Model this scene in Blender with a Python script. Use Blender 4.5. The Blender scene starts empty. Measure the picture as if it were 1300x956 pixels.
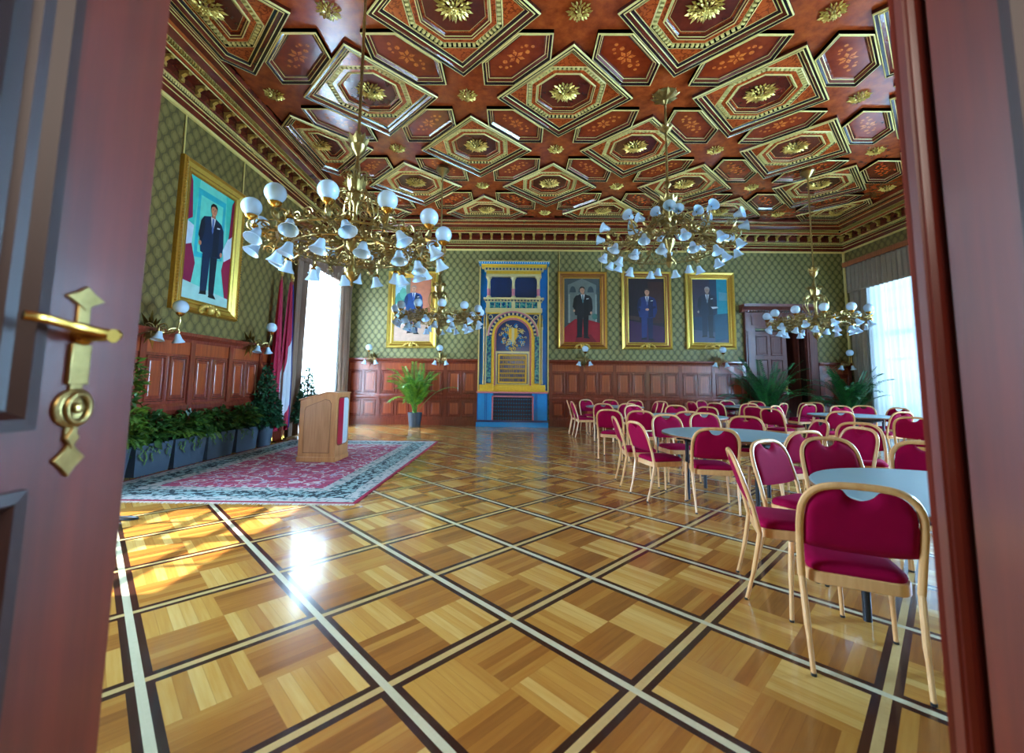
import bpy, bmesh, math, random
from mathutils import Vector, Matrix
PI = math.pi
C = bpy.context.scene.collection
S = bpy.context.scene
random.seed(7)

# ---------------------------------------------------------------- camera, world, lights, exposure
cam_d = bpy.data.cameras.new('camera'); cam = bpy.data.objects.new('camera', cam_d); C.objects.link(cam)
S.camera = cam
cam_d.sensor_width = 36.0; cam_d.lens = 15.0; cam_d.clip_start = 0.05
cam_d.shift_y = -45.0 / 1300.0
PITCH, ROLL, YAW = math.radians(5.6927), math.radians(0.6284), math.radians(0.5434)
cam.matrix_world = (Matrix.Translation((0, 0, 1.3)) @ Matrix.Rotation(YAW, 4, 'Z')
                    @ Matrix.Rotation(PI / 2 + PITCH, 4, 'X') @ Matrix.Rotation(ROLL, 4, 'Z'))
cam_d.dof.use_dof = True; cam_d.dof.focus_distance = 6.0; cam_d.dof.aperture_fstop = 2.2

S.view_settings.view_transform = 'Standard'; S.view_settings.look = 'None'
S.view_settings.gamma = 1.0; S.view_settings.use_curve_mapping = False
S.view_settings.exposure = 1.45
S.cycles.max_bounces = 10; S.cycles.diffuse_bounces = 5; S.cycles.glossy_bounces = 4
S.cycles.transparent_max_bounces = 10; S.cycles.transmission_bounces = 5
S.cycles.sample_clamp_indirect = 6.0; S.cycles.caustics_reflective = False; S.cycles.caustics_refractive = False

W = bpy.data.worlds.new('sky'); S.world = W; W.use_nodes = True
wn = W.node_tree; wn.nodes.clear()
wo = wn.nodes.new('ShaderNodeOutputWorld'); wb = wn.nodes.new('ShaderNodeBackground')
wt = wn.nodes.new('ShaderNodeTexCoord'); ws = wn.nodes.new('ShaderNodeSeparateXYZ'); wr = wn.nodes.new('ShaderNodeValToRGB')
wm = wn.nodes.new('ShaderNodeMapRange'); wm.inputs[1].default_value = -0.5; wm.inputs[2].default_value = 0.8
wn.links.new(wt.outputs['Generated'], ws.inputs[0]); wn.links.new(ws.outputs[2], wm.inputs[0]); wn.links.new(wm.outputs[0], wr.inputs[0])
cr = wr.color_ramp
cr.elements[0].position = 0.0; cr.elements[0].color = (0.22, 0.30, 0.38, 1)
cr.elements[1].position = 1.0; cr.elements[1].color = (0.45, 0.72, 1.0, 1)
e = cr.elements.new(0.34); e.color = (0.20, 0.36, 0.55, 1)
e = cr.elements.new(0.42); e.color = (0.80, 0.95, 1.0, 1)
wn.links.new(wr.outputs[0], wb.inputs[0]); wb.inputs[1].default_value = 0.5
wn.links.new(wb.outputs[0], wo.inputs[0])

def lamp(name, kind, loc, direction, energy, col, **k):
    d = bpy.data.lights.new(name, kind); o = bpy.data.objects.new(name, d); C.objects.link(o)
    o.location = loc; d.energy = energy; d.color = col
    o.rotation_euler = Vector(direction).to_track_quat('-Z', 'Y').to_euler()
    for a, b in k.items(): setattr(d, a, b)
    return o
lamp('sun', 'SUN', (-20, 6, 20), (1.0, 0.20, -1.32), 8.0, (1.0, 0.97, 0.90), angle=0.009)
# bright sky outside each tall window
XL, XR, YF, YN = -5.35, 10.45, 13.4, 0.86
WIN_L = [3.0, 11.45]; WIN_R = [2.8, 7.13, 11.45]
for wy, en in zip(WIN_L, (850.0, 800.0)):
    lamp('window_daylight', 'AREA', (XL - 1.0, wy, 2.9), (1, 0, -0.10), en, (0.52, 0.76, 1.0), shape='RECTANGLE', size=2.6, size_y=5.0)
for wy, en in zip(WIN_R, (1900.0, 2300.0, 115.0)):
    lamp('window_daylight', 'AREA', (XR + 1.0, wy, 2.9), (-1, 0, -0.10), en, (0.38, 0.68, 1.0), shape='RECTANGLE', size=2.6, size_y=5.0)
lamp('vestibule_fill', 'AREA', (0.3, -1.6, 2.9), (0.15, 1, -0.30), 28.0, (1.0, 0.88, 0.76), shape='RECTANGLE', size=1.6, size_y=1.2)  # added fill from the unseen vestibule, brightens the chair backs

# ---------------------------------------------------------------- materials
def lin(c):
    return tuple(((x / 255) / 12.92 if x / 255 <= 0.04045 else ((x / 255 + 0.055) / 1.055) ** 2.4) for x in c) + (1.0,)
MATS = {}
class NT:
    def __init__(s, name):
        s.m = bpy.data.materials.new(name); s.m.use_nodes = True; s.t = s.m.node_tree
        s.b = s.t.nodes['Principled BSDF']
    def new(s, k): return s.t.nodes.new(k)
    def ln(s, a, b): s.t.links.new(a, b)
    def put(s, x, i):
        if hasattr(x, 'is_output') or isinstance(x, bpy.types.NodeSocket): s.ln(x, i)
        else: i.default_value = x
    def M(s, op, a, b=0.0, c=None):
        n = s.new('ShaderNodeMath'); n.operation = op
        s.put(a, n.inputs[0]); s.put(b, n.inputs[1])
        if c is not None: s.put(c, n.inputs[2])
        return n.outputs[0]
    def mix(s, f, a, b):
        n = s.new('ShaderNodeMix'); n.data_type = 'RGBA'
        s.put(f, n.inputs[0]); s.put(a, n.inputs[6]); s.put(b, n.inputs[7]); return n.outputs[2]
    def pos(s, kind='Object'):
        n = s.new('ShaderNodeTexCoord'); q = s.new('ShaderNodeSeparateXYZ'); s.ln(n.outputs[kind], q.inputs[0])
        return n.outputs[kind], q.outputs[0], q.outputs[1], q.outputs[2]
    def comb(s, x, y, z):
        n = s.new('ShaderNodeCombineXYZ'); s.put(x, n.inputs[0]); s.put(y, n.inputs[1]); s.put(z, n.inputs[2]); return n.outputs[0]
    def noise(s, v, scale, detail=3, rough=0.5):
        n = s.new('ShaderNodeTexNoise'); s.ln(v, n.inputs['Vector']); n.inputs['Scale'].default_value = scale
        n.inputs['Detail'].default_value = detail; n.inputs['Roughness'].default_value = rough; return n.outputs['Fac']
    def scaled(s, v, sc):
        n = s.new('ShaderNodeMapping'); s.ln(v, n.inputs[0]); n.inputs['Scale'].default_value = sc; return n.outputs[0]
    def white(s, v):
        n = s.new('ShaderNodeTexWhiteNoise'); s.ln(v, n.inputs[0]); return n.outputs[0]
    def bump(s, h, strength, dist=0.01):
        n = s.new('ShaderNodeBump'); n.inputs['Strength'].default_value = strength; n.inputs['Distance'].default_value = dist
        s.ln(h, n.inputs['Height']); s.ln(n.outputs[0], s.b.inputs['Normal'])
    def ramp(s, f, pts):
        n = s.new('ShaderNodeValToRGB'); s.ln(f, n.inputs[0]); r = n.color_ramp
        r.elements[0].position = pts[0][0]; r.elements[0].color = pts[0][1]
        r.elements[1].position = pts[-1][0]; r.elements[1].color = pts[-1][1]
        for p, c in pts[1:-1]:
            e = r.elements.new(p); e.color = c
        return n.outputs[0]
def plain(name, rgb, rough=0.5, metal=0.0, coat=0.0, var=0.12, scale=20.0, bump=0.0, spec=0.5):
    n = NT(name); c = lin(rgb)
    v, x, y, z = n.pos()
    f = n.noise(v, scale)
    a = tuple(k * (1 - var) for k in c[:3]) + (1,); b = tuple(min(1, k * (1 + var)) for k in c[:3]) + (1,)
    n.ln(n.mix(f, a, b), n.b.inputs['Base Color'])
    n.b.inputs['Roughness'].default_value = rough; n.b.inputs['Metallic'].default_value = metal
    n.b.inputs['Coat Weight'].default_value = coat; n.b.inputs['Coat Roughness'].default_value = 0.12
    n.b.inputs['Specular IOR Level'].default_value = spec
    if bump: n.bump(f, bump)
    MATS[name] = n.m; return n.m
def wood(name, c1, c2, rough=0.35, coat=0.3, grain=(30, 30, 1.6), scale=1.0, coatr=0.15):
    n = NT(name); v, x, y, z = n.pos()
    f = n.noise(n.scaled(v, grain), scale, 5, 0.6)
    n.ln(n.ramp(f, [(0.3, lin(c1)), (0.7, lin(c2))]), n.b.inputs['Base Color'])
    n.b.inputs['Roughness'].default_value = rough; n.b.inputs['Coat Weight'].default_value = coat
    n.b.inputs['Coat Roughness'].default_value = coatr
    n.bump(f, 0.06, 0.004)
    MATS[name] = n.m; return n.m

gold = plain('gilding', (208, 178, 92), 0.36, 0.7, var=0.25, scale=30)
goldline = plain('gold_line', (224, 202, 122), 0.42, 0.15, var=0.15)
brass = plain('brass', (196, 150, 70), 0.24, 1.0, var=0.2, scale=40)
brassold = plain('aged_brass', (158, 134, 82), 0.28, 0.92, var=0.5, scale=45)
opal = plain('opal_glass', (196, 224, 248), 0.18, 0.0, coat=0.4, var=0.02)
NT_op = opal.node_tree.nodes['Principled BSDF']; NT_op.inputs['Subsurface Weight'].default_value = 0.0
wains = wood('wainscot_wood', (130, 46, 20), (176, 80, 36), 0.3, 0.5)
wainsd = wood('wainscot_moulding', (104, 38, 26), (142, 60, 40), 0.25, 0.6)
doorw = wood('door_wood', (68, 18, 9), (104, 32, 16), 0.38, 0.8, grain=(14, 14, 0.9), coatr=0.14)
doorw.node_tree.nodes['Principled BSDF'].inputs['Coat IOR'].default_value = 1.5
doord = wood('door_dark_wood', (34, 16, 14), (56, 24, 18), 0.3, 0.5, grain=(14, 14, 0.9))
doorm = wood('door_moulding', (30, 12, 10), (48, 18, 14), 0.5, 0.0, grain=(14, 14, 0.9))  # darker than the leaf: shade of the deep panel recesses put into colour
beech = wood('beech_wood', (206, 150, 96), (230, 182, 128), 0.32, 0.3, grain=(20, 20, 3))
oak = wood('oak_veneer', (172, 110, 60), (200, 138, 82), 0.4, 0.25, grain=(24, 24, 2))
velvet = plain('crimson_velvet', (142, 0, 56), 0.8, 0.0, var=0.14, scale=12, spec=0.1)
velvet.node_tree.nodes['Principled BSDF'].inputs['Sheen Weight'].default_value = 0.04
velvet.node_tree.nodes['Principled BSDF'].inputs['Sheen Tint'].default_value = (1.0, 0.1, 0.5, 1)
cwood = wood('ceiling_mahogany', (126, 44, 18), (172, 76, 28), 0.22, 0.7, grain=(5, 5, 5), scale=1.5)
cdark = wood('ceiling_dark_mahogany', (84, 28, 20), (116, 42, 26), 0.18, 0.8, grain=(4, 4, 4))
cnavy = plain('ceiling_dark_line', (40, 22, 30), 0.2, coat=0.6)
tabletop = plain('table_laminate', (132, 160, 168), 0.42, coat=0.1, var=0.05, scale=6)
tedge = plain('table_edge', (128, 84, 52), 0.4)
steel = plain('dark_steel', (52, 58, 66), 0.35, 0.6)
slate = plain('slate_planter', (66, 78, 92), 0.5, 0.0, var=0.12, scale=8)
soil = plain('soil', (46, 32, 24), 0.95, var=0.4, scale=60)
drape = plain('taupe_drape', (142, 130, 116), 0.85, var=0.15, scale=5)
drapeL = plain('brown_drape', (146, 118, 100), 0.85, var=0.15, scale=5)
walnut = wood('rail_wood', (140, 74, 44), (172, 98, 60), 0.4, 0.3)
white = plain('white_paint', (220, 224, 226), 0.5)
glass = NT('window_glass')
_tr = glass.new('ShaderNodeBsdfTransparent'); _gl = glass.new('ShaderNodeBsdfGlossy'); _gl.inputs['Roughness'].default_value = 0.02
_mx = glass.new('ShaderNodeMixShader'); _mx.inputs[0].default_value = 0.06
glass.ln(_tr.outputs[0], _mx.inputs[1]); glass.ln(_gl.outputs[0], _mx.inputs[2])
glass.ln(_mx.outputs[0], glass.t.nodes['Material Output'].inputs[0]); glass = glass.m
def sheer_mat():
    n = NT('sheer_voile'); v, x, y, z = n.pos()
    tr = n.new('ShaderNodeBsdfTransparent'); tl = n.new('ShaderNodeBsdfTranslucent'); df = n.new('ShaderNodeBsdfDiffuse')
    f = n.noise(n.scaled(v, (1, 14, 0.6)), 1.0, 3)
    tl.inputs[0].default_value = (0.92, 0.96, 1, 1); df.inputs[0].default_value = (0.8, 0.86, 0.92, 1)
    a = n.new('ShaderNodeMixShader'); a.inputs[0].default_value = 0.35; n.ln(tl.outputs[0], a.inputs[1]); n.ln(df.outputs[0], a.inputs[2])
    b = n.new('ShaderNodeMixShader'); n.ln(n.M('MULTIPLY_ADD', f, 0.5, 0.04), b.inputs[0]); n.ln(a.outputs[0], b.inputs[1]); n.ln(tr.outputs[0], b.inputs[2])
    n.ln(b.outputs[0], n.t.nodes['Material Output'].inputs[0]); return n.m
sheer = sheer_mat()
def leafm(name, a, b):
    n = NT(name); v, x, y, z = n.pos(); f = n.noise(v, 9.0, 2)
    n.ln(n.ramp(f, [(0.35, lin(a)), (0.65, lin(b))]), n.b.inputs['Base Color'])
    n.b.inputs['Roughness'].default_value = 0.45
    MATS[name] = n.m; return n.m
fern = leafm('fern_green', (30, 74, 22), (96, 128, 34)); laurel = leafm('laurel_green', (18, 62, 40), (48, 104, 66))
palmg = leafm('palm_green', (34, 110, 34), (120, 168, 50)); ivy = leafm('ivy_green', (22, 60, 26), (70, 110, 40))
palmd = leafm('dark_palm_green', (14, 70, 40), (44, 122, 54))

def wallpaper(name, axis, base, dark, lite):
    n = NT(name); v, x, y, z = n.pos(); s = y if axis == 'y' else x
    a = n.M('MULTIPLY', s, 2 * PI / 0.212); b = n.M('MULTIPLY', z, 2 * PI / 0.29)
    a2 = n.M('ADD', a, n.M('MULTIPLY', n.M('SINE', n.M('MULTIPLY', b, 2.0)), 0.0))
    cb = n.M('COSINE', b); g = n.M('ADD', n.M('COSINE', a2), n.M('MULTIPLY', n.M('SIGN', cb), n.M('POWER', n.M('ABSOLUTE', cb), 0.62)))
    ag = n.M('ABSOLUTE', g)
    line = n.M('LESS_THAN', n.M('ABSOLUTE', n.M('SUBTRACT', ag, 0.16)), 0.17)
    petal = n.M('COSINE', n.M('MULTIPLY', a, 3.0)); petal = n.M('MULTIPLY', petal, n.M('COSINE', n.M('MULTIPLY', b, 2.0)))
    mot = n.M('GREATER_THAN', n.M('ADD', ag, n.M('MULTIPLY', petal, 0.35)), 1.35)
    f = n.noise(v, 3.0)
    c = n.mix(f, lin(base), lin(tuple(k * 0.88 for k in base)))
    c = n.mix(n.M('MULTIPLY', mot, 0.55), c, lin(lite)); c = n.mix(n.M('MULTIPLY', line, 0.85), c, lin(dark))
    n.ln(c, n.b.inputs['Base Color']); n.b.inputs['Roughness'].default_value = 0.55
    return n.m
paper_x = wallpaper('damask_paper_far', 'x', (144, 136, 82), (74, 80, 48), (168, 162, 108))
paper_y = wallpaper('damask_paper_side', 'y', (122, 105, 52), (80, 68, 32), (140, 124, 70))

def parquet():
    n = NT('parquet'); v, x, y, z = n.pos()
    k = 0.70710678 / 0.7551
    gx = n.M('ADD', n.M('MULTIPLY', n.M('ADD', x, y), k), -0.3328)
    gy = n.M('ADD', n.M('MULTIPLY', n.M('SUBTRACT', y, x), k), -2.3498)
    cx, cy = n.M('FLOOR', gx), n.M('FLOOR', gy)
    fx, fy = n.M('SUBTRACT', gx, cx), n.M('SUBTRACT', gy, cy)
    def edge(f): return n.M('MINIMUM', f, n.M('SUBTRACT', 1.0, f))
    ex, ey = edge(fx), edge(fy)
    H = 0.064; Wt = 0.023
    def loc(f):
        u = n.M('MULTIPLY', n.M('DIVIDE', n.M('SUBTRACT', f, H), 1 - 2 * H), 2.0)
        q = n.M('FLOOR', u); return q, n.M('SUBTRACT', u, q)
    qx, lx = loc(fx); qy, ly = loc(fy)
    par = n.M('MODULO', n.M('ADD', n.M('ADD', qx, qy), 4.0), 2.0)
    def pick(a, b): return n.M('ADD', n.M('MULTIPLY', par, a), n.M('MULTIPLY', n.M('SUBTRACT', 1.0, par), b))
    st = n.M('MULTIPLY', pick(lx, ly), 6.0); sid = n.M('FLOOR', st); sf = n.M('SUBTRACT', st, sid)
    idv = n.comb(n.M('ADD', n.M('MULTIPLY', cx, 2.0), n.M('ADD', qx, 0.1)), n.M('ADD', n.M('MULTIPLY', cy, 2.0), n.M('ADD', qy, 0.1)), sid)
    rnd = n.white(idv)
    # grain along the strip
    along, perp = pick(gy, gx), pick(gx, gy)
    gr = n.noise(n.comb(n.M('MULTIPLY', along, 3.0), n.M('MULTIPLY', perp, 40.0), n.M('MULTIPLY', rnd, 30.0)), 1.0, 4)
    tone = n.M('ADD', n.M('MULTIPLY', rnd, 0.45), n.M('ADD', n.M('MULTIPLY', gr, 0.35), n.M('MULTIPLY', par, 0.36)))  # alternate quadrants lighter: directional sheen of the strips put into the colour
    tone = n.M('ADD', tone, -0.05)
    c = n.ramp(tone, [(0.05, lin((130, 78, 32))), (0.4, lin((164, 108, 44))), (0.72, lin((190, 142, 66))), (1.0, lin((212, 176, 104)))])
    gap = n.M('LESS_THAN', n.M('MINIMUM', sf, n.M('SUBTRACT', 1.0, sf)), 0.03)
    c = n.mix(n.M('MULTIPLY', gap, 0.3), c, lin((120, 66, 28)))
    dark = n.mix(gr, lin((34, 18, 16)), lin((64, 32, 24)))
    def band(c, e, light):
        c = n.mix(n.M('LESS_THAN', e, H), c, dark); return c, n.M('LESS_THAN', e, Wt)
    anyd = n.M('LESS_THAN', n.M('MINIMUM', ex, ey), H)
    c = n.mix(anyd, c, dark)
    wx_, wy_ = n.M('LESS_THAN', ex, Wt), n.M('LESS_THAN', ey, Wt)
    c = n.mix(wy_, c, n.mix(gr, lin((178, 148, 92)), lin((202, 174, 118))))
    c = n.mix(wx_, c, n.mix(gr, lin((184, 178, 146)), lin((208, 202, 172))))
    n.ln(c, n.b.inputs['Base Color'])
    wear = n.noise(v, 1.7, 4)
    n.ln(n.M('MULTIPLY_ADD', wear, 0.16, 0.16), n.b.inputs['Roughness'])
    n.b.inputs['Coat Weight'].default_value = 0.45; n.b.inputs['Coat Roughness'].default_value = 0.09
    n.bump(n.noise(v, 5.0, 2), 0.05, 0.01)
    return n.m
floor_m = parquet()

def rugmat(x0, x1, y0, y1):
    n = NT('oriental_rug'); v, x, y, z = n.pos()
    d = n.M('MINIMUM', n.M('MINIMUM', n.M('SUBTRACT', x, x0), n.M('SUBTRACT', x1, x)), n.M('MINIMUM', n.M('SUBTRACT', y, y0), n.M('SUBTRACT', y1, y)))
    vor = n.new('ShaderNodeTexVoronoi'); n.ln(v, vor.inputs['Vector']); vor.inputs['Scale'].default_value = 7.5
    vd = vor.outputs['Distance']
    ns = n.noise(v, 7.0, 4, 0.65); ns2 = n.noise(v, 22.0, 2)
    # curling stems: thin level lines of a warped noise
    stems = n.M('LESS_THAN', n.M('ABSOLUTE', n.M('SUBTRACT', n.noise(v, 3.2, 2, 0.6), 0.5)), 0.018)
    field = n.mix(n.noise(v, 2.0, 2), lin((156, 36, 76)), lin((184, 84, 120)))
    field = n.mix(n.M('LESS_THAN', vd, 0.18), field, lin((198, 168, 196)))
    field = n.mix(n.M('LESS_THAN', vd, 0.07), field, lin((50, 88, 110)))
    field = n.mix(n.M('GREATER_THAN', ns, 0.58), field, lin((176, 160, 186)))
    field = n.mix(stems, field, lin((204, 196, 196)))
    field = n.mix(n.M('GREATER_THAN', ns2, 0.66), field, lin((60, 60, 100)))
    bord = n.mix(n.M('GREATER_THAN', n.noise(v, 15.0, 3, 0.6), 0.5), lin((16, 44, 56)), lin((140, 172, 176)))
    pale = n.mix(n.M('GREATER_THAN', n.noise(v, 16.0, 2), 0.57), lin((176, 178, 178)), lin((84, 116, 120)))
    c = n.mix(n.M('LESS_THAN', d, 0.62), field, pale)
    c = n.mix(n.M('LESS_THAN', d, 0.47), c, bord)
    c = n.mix(n.M('LESS_THAN', d, 0.20), c, pale)
    c = n.mix(n.M('LESS_THAN', d, 0.035), c, lin((150, 16, 56)))
    n.ln(c, n.b.inputs['Base Color']); n.b.inputs['Roughness'].default_value = 0.9
    n.bump(n.noise(v, 260.0, 1), 0.3, 0.004)
    return n.m

def marquetry(name, base, dark):
    n = NT(name); v, x, y, z = n.pos('Generated')
    v, x, y, z = n.pos()
    a = n.noise(v, 9.0, 2, 0.6)
    st = n.M('LESS_THAN', n.M('ABSOLUTE', n.M('SUBTRACT', a, 0.5)), 0.035)
    w = n.noise(n.scaled(v, (3, 3, 3)), 1.3, 4)
    c = n.mix(w, lin(base), lin(tuple(k * 0.78 for k in base)))
    c = n.mix(n.M('MULTIPLY', st, 0.75), c, lin(dark))
    n.ln(c, n.b.inputs['Base Color']); n.b.inputs['Roughness'].default_value = 0.2
    n.b.inputs['Coat Weight'].default_value = 0.7; n.b.inputs['Coat Roughness'].default_value = 0.1
    return n.m
hexp = wood('ceiling_hexagon_panel', (118, 36, 14), (150, 54, 20), 0.2, 0.7, grain=(6, 6, 6))
marq = marquetry('ceiling_marquetry', (198, 84, 32), (108, 36, 14))

# ---------------------------------------------------------------- mesh helpers
class MB:
    """collects shapes, links them as ONE mesh object"""
    def __init__(s): s.v = []; s.f = []; s.mi = []; s.m = []
    def mid(s, m):
        if m not in s.m: s.m.append(m)
        return s.m.index(m)
    def add(s, vs, fs, m, T=None):
        o = len(s.v); k = s.mid(m)
        s.v += [tuple(T @ Vector(p)) for p in vs] if T is not None else [tuple(p) for p in vs]
        for f in fs: s.f.append([i + o for i in f]); s.mi.append(k)
    def box(s, a, b, m, T=None):
        x0, y0, z0 = a; x1, y1, z1 = b
        s.add([(x0, y0, z0), (x1, y0, z0), (x1, y1, z0), (x0, y1, z0), (x0, y0, z1), (x1, y0, z1), (x1, y1, z1), (x0, y1, z1)],
              [(0, 3, 2, 1), (4, 5, 6, 7), (0, 1, 5, 4), (1, 2, 6, 5), (2, 3, 7, 6), (3, 0, 4, 7)], m, T)
    def lathe(s, prof, m, n=16, T=None, cap=True):
        vs = []; fs = []
        for r, z in prof:
            for i in range(n): vs.append((r * math.cos(2 * PI * i / n), r * math.sin(2 * PI * i / n), z))
        for j in range(len(prof) - 1):
            for i in range(n):
                a, b = j * n + i, j * n + (i + 1) % n
                fs.append((a, b, b + n, a + n))
        if cap:
            fs.append(tuple(range(n - 1, -1, -1))); fs.append(tuple((len(prof) - 1) * n + i for i in range(n)))
        s.add(vs, fs, m, T)
    def tube(s, pts, r, m, n=8, T=None, closed=False, flat=1.0):
        pts = [Vector(p) for p in pts]; N = len(pts); vs = []; fs = []
        up = None
        for i, p in enumerate(pts):
            if closed: d = pts[(i + 1) % N] - pts[i - 1]
            else: d = pts[min(i + 1, N - 1)] - pts[max(i - 1, 0)]
            d.normalize()
            if up is None:
                up = Vector((0, 0, 1)) if abs(d.z) < 0.9 else Vector((1, 0, 0))
            u = up - d * up.dot(d); u.normalize(); up = u; w = d.cross(u)
            rr = r[i] if isinstance(r, (list, tuple)) else r
            for k in range(n):
                a = 2 * PI * k / n; vs.append(p + (u * math.cos(a) * flat + w * math.sin(a)) * rr)
        for i in range(N if closed else N - 1):
            for k in range(n):
                a, b = i * n + k, i * n + (k + 1) % n; j = (i + 1) % N
                fs.append((a, b, j * n + (k + 1) % n, j * n + k))
        if not closed:
            fs.append(tuple(range(n - 1, -1, -1))); fs.append(tuple((N - 1) * n + k for k in range(n)))
        s.add(vs, fs, m, T)
    def prism(s, poly, axis, a, b, m, T=None):
        """poly of 2D points extruded along axis from a to b"""
        def P(p, t):
            return {'x': (t, p[0], p[1]), 'y': (p[0], t, p[1]), 'z': (p[0], p[1], t)}[axis]
        n = len(poly); vs = [P(p, a) for p in poly] + [P(p, b) for p in poly]
        fs = [tuple(range(n)), tuple(range(2 * n - 1, n - 1, -1))]
        for i in range(n): j = (i + 1) % n; fs.append((i, i + n, j + n, j))
        s.add(vs, fs, m, T)
    def ball(s, c, r, m, n=10, T=None, sz=1.0):
        prof = [(max(1e-4, r * math.sin(PI * k / n)), -r * sz * math.cos(PI * k / n)) for k in range(n + 1)]
        M_ = Matrix.Translation(c); s.lathe(prof, m, max(8, n + 4), (T @ M_) if T is not None else M_)
    def build(s, name, parent=None, smooth=True, bevel=0.0, angle=35, fixn=True):
        me = bpy.data.meshes.new(name); me.from_pydata(s.v, [], s.f)
        for m in s.m: me.materials.append(m)
        me.polygons.foreach_set('material_index', s.mi)
        if fixn:
            bm = bmesh.new(); bm.from_mesh(me); bmesh.ops.recalc_face_normals(bm, faces=bm.faces); bm.to_mesh(me); bm.free()
        if smooth:
            me.shade_smooth() if hasattr(me, 'shade_smooth') else None
            me.set_sharp_from_angle(angle=math.radians(angle))
        o = bpy.data.objects.new(name, me); C.objects.link(o)
        if parent is not None: o.parent = parent
        if bevel:
            b = o.modifiers.new('bevel', 'BEVEL'); b.width = bevel; b.segments = 2; b.limit_method = 'ANGLE'
        return o
def tag(o, label=None, cat=None, group=None, kind=None):
    if label: o['label'] = label
    if cat: o['category'] = cat
    if group: o['group'] = group
    if kind: o['kind'] = kind
    return o
def thing(name, label, cat, loc=(0, 0, 0), rz=0.0, group=None):
    o = bpy.data.objects.new(name, None); C.objects.link(o); o.empty_display_size = 0.1
    o.location = loc; o.rotation_euler = (0, 0, rz); return tag(o, label, cat, group)
def kids(o): return [c for c in bpy.data.objects if c.parent == o]
def copy_tree(o, parent=None):
    c = o.copy(); C.objects.link(c)
    if parent is not None: c.parent = parent; c.matrix_parent_inverse = o.matrix_parent_inverse
    for ch in kids(o): copy_tree(ch, c)
    return c
def struct(o): o['kind'] = 'structure'; return o
def smoothpts(pts, k=6, closed=False):
    pts = [Vector(p) for p in pts]; out = []; N = len(pts)
    for i in range(N if closed else N - 1):
        g = (lambda j: pts[j % N]) if closed else (lambda j: pts[max(0, min(N - 1, j))])
        p0, p1, p2, p3 = g(i - 1), g(i), g(i + 1), g(i + 2)
        for j in range(k):
            t = j / k
            out.append(0.5 * ((2 * p1) + (p2 - p0) * t + (2 * p0 - 5 * p1 + 4 * p2 - p3) * t * t + (3 * p1 - p0 - 3 * p2 + p3) * t ** 3))
    if not closed: out.append(pts[-1])
    return out
R = math.radians

# ---------------------------------------------------------------- room shell
ZC = 6.35      # underside of the coffer frames
XV0, XV1 = -0.80, 0.86          # deep doorway the picture is taken from
b = MB(); b.box((XL - 0.5, YN - 1.0, -0.2), (XR + 0.5, YF + 0.5, 0.0), floor_m); b.box((-1.6, -3.0, -0.2), (1.8, YN - 1.0, 0.0), floor_m)
struct(b.build('floor', smooth=False))
b = MB(); b.box((XL - 0.5, YF, 0), (XR + 0.5, YF + 0.3, 6.9), paper_x)
# the far door opening is cut as pieces
b = MB(); DX0, DX1, DZ = 7.46, 9.06, 3.06
b.box((XL - 0.5, YF, 0), (DX0, YF + 0.45, 6.9), paper_x); b.box((DX1, YF, 0), (XR + 0.5, YF + 0.45, 6.9), paper_x)
b.box((DX0, YF, DZ), (DX1, YF + 0.45, 6.9), paper_x)
b.box((DX0 - 0.3, YF + 2.2, 0), (DX1 + 0.3, YF + 2.4, 3.4), doord); b.box((DX0 - 0.5, YF + 0.45, 0), (DX0 - 0.3, YF + 2.4, 3.4), doord)
b.box((DX1 + 0.3, YF + 0.45, 0), (DX1 + 0.5, YF + 2.4, 3.4), doord); b.box((DX0 - 0.5, YF + 0.45, 3.4), (DX1 + 0.5, YF + 2.4, 3.5), doord)
struct(b.build('wall_far', smooth=False))
WZ0, WZ1, WH = 0.12, 4.75, 1.05    # window openings
def side_wall(name, x0, x1, wins):
    b = MB(); y = YN - 1.0
    for w in wins:
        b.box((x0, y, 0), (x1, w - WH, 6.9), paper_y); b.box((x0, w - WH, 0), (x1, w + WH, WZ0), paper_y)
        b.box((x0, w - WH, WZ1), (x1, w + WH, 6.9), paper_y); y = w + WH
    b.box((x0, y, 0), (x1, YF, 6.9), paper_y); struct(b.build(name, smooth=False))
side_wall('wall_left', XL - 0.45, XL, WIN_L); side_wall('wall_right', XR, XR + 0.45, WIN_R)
b = MB()
b.box((XL - 0.45, YN - 1.0, 0), (XV0 - 0.05, YN, 6.9), paper_x); b.box((XV1 + 0.05, YN - 1.0, 0), (XR + 0.45, YN, 6.9), paper_x)
b.box((XV0 - 0.05, YN - 1.0, 3.3), (XV1 + 0.05, YN, 6.9), paper_x)
struct(b.build('wall_near', smooth=False))
b = MB()   # small vestibule behind the camera
pl = plain('vestibule_plaster', (206, 196, 178), 0.8)
b.box((-1.8, -3.2, 0), (-1.6, YN - 1.0, 3.5), pl); b.box((1.8, -3.2, 0), (2.0, YN - 1.0, 3.5), pl); b.box((-1.8, -3.4, 0), (2.0, -3.0, 3.5), pl)
b.box((-1.8, -3.4, 3.5), (2.0, YN - 1.0, 3.7), pl)
struct(b.build('wall_vestibule', smooth=False))
# doorway lining (reveal) and casing
b = MB()
b.box((XV0 - 0.05, YN - 1.0, 0), (XV0 - 0.012, YN, 3.3), doorw); b.box((XV1 + 0.012, YN - 1.0, 0), (XV1 + 0.05, YN, 3.3), doorw)
b.box((XV0 - 0.05, YN - 1.0, 3.25), (XV1 + 0.05, YN, 3.3), doorw)
struct(b.build('trim_1', smooth=False))

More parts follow.
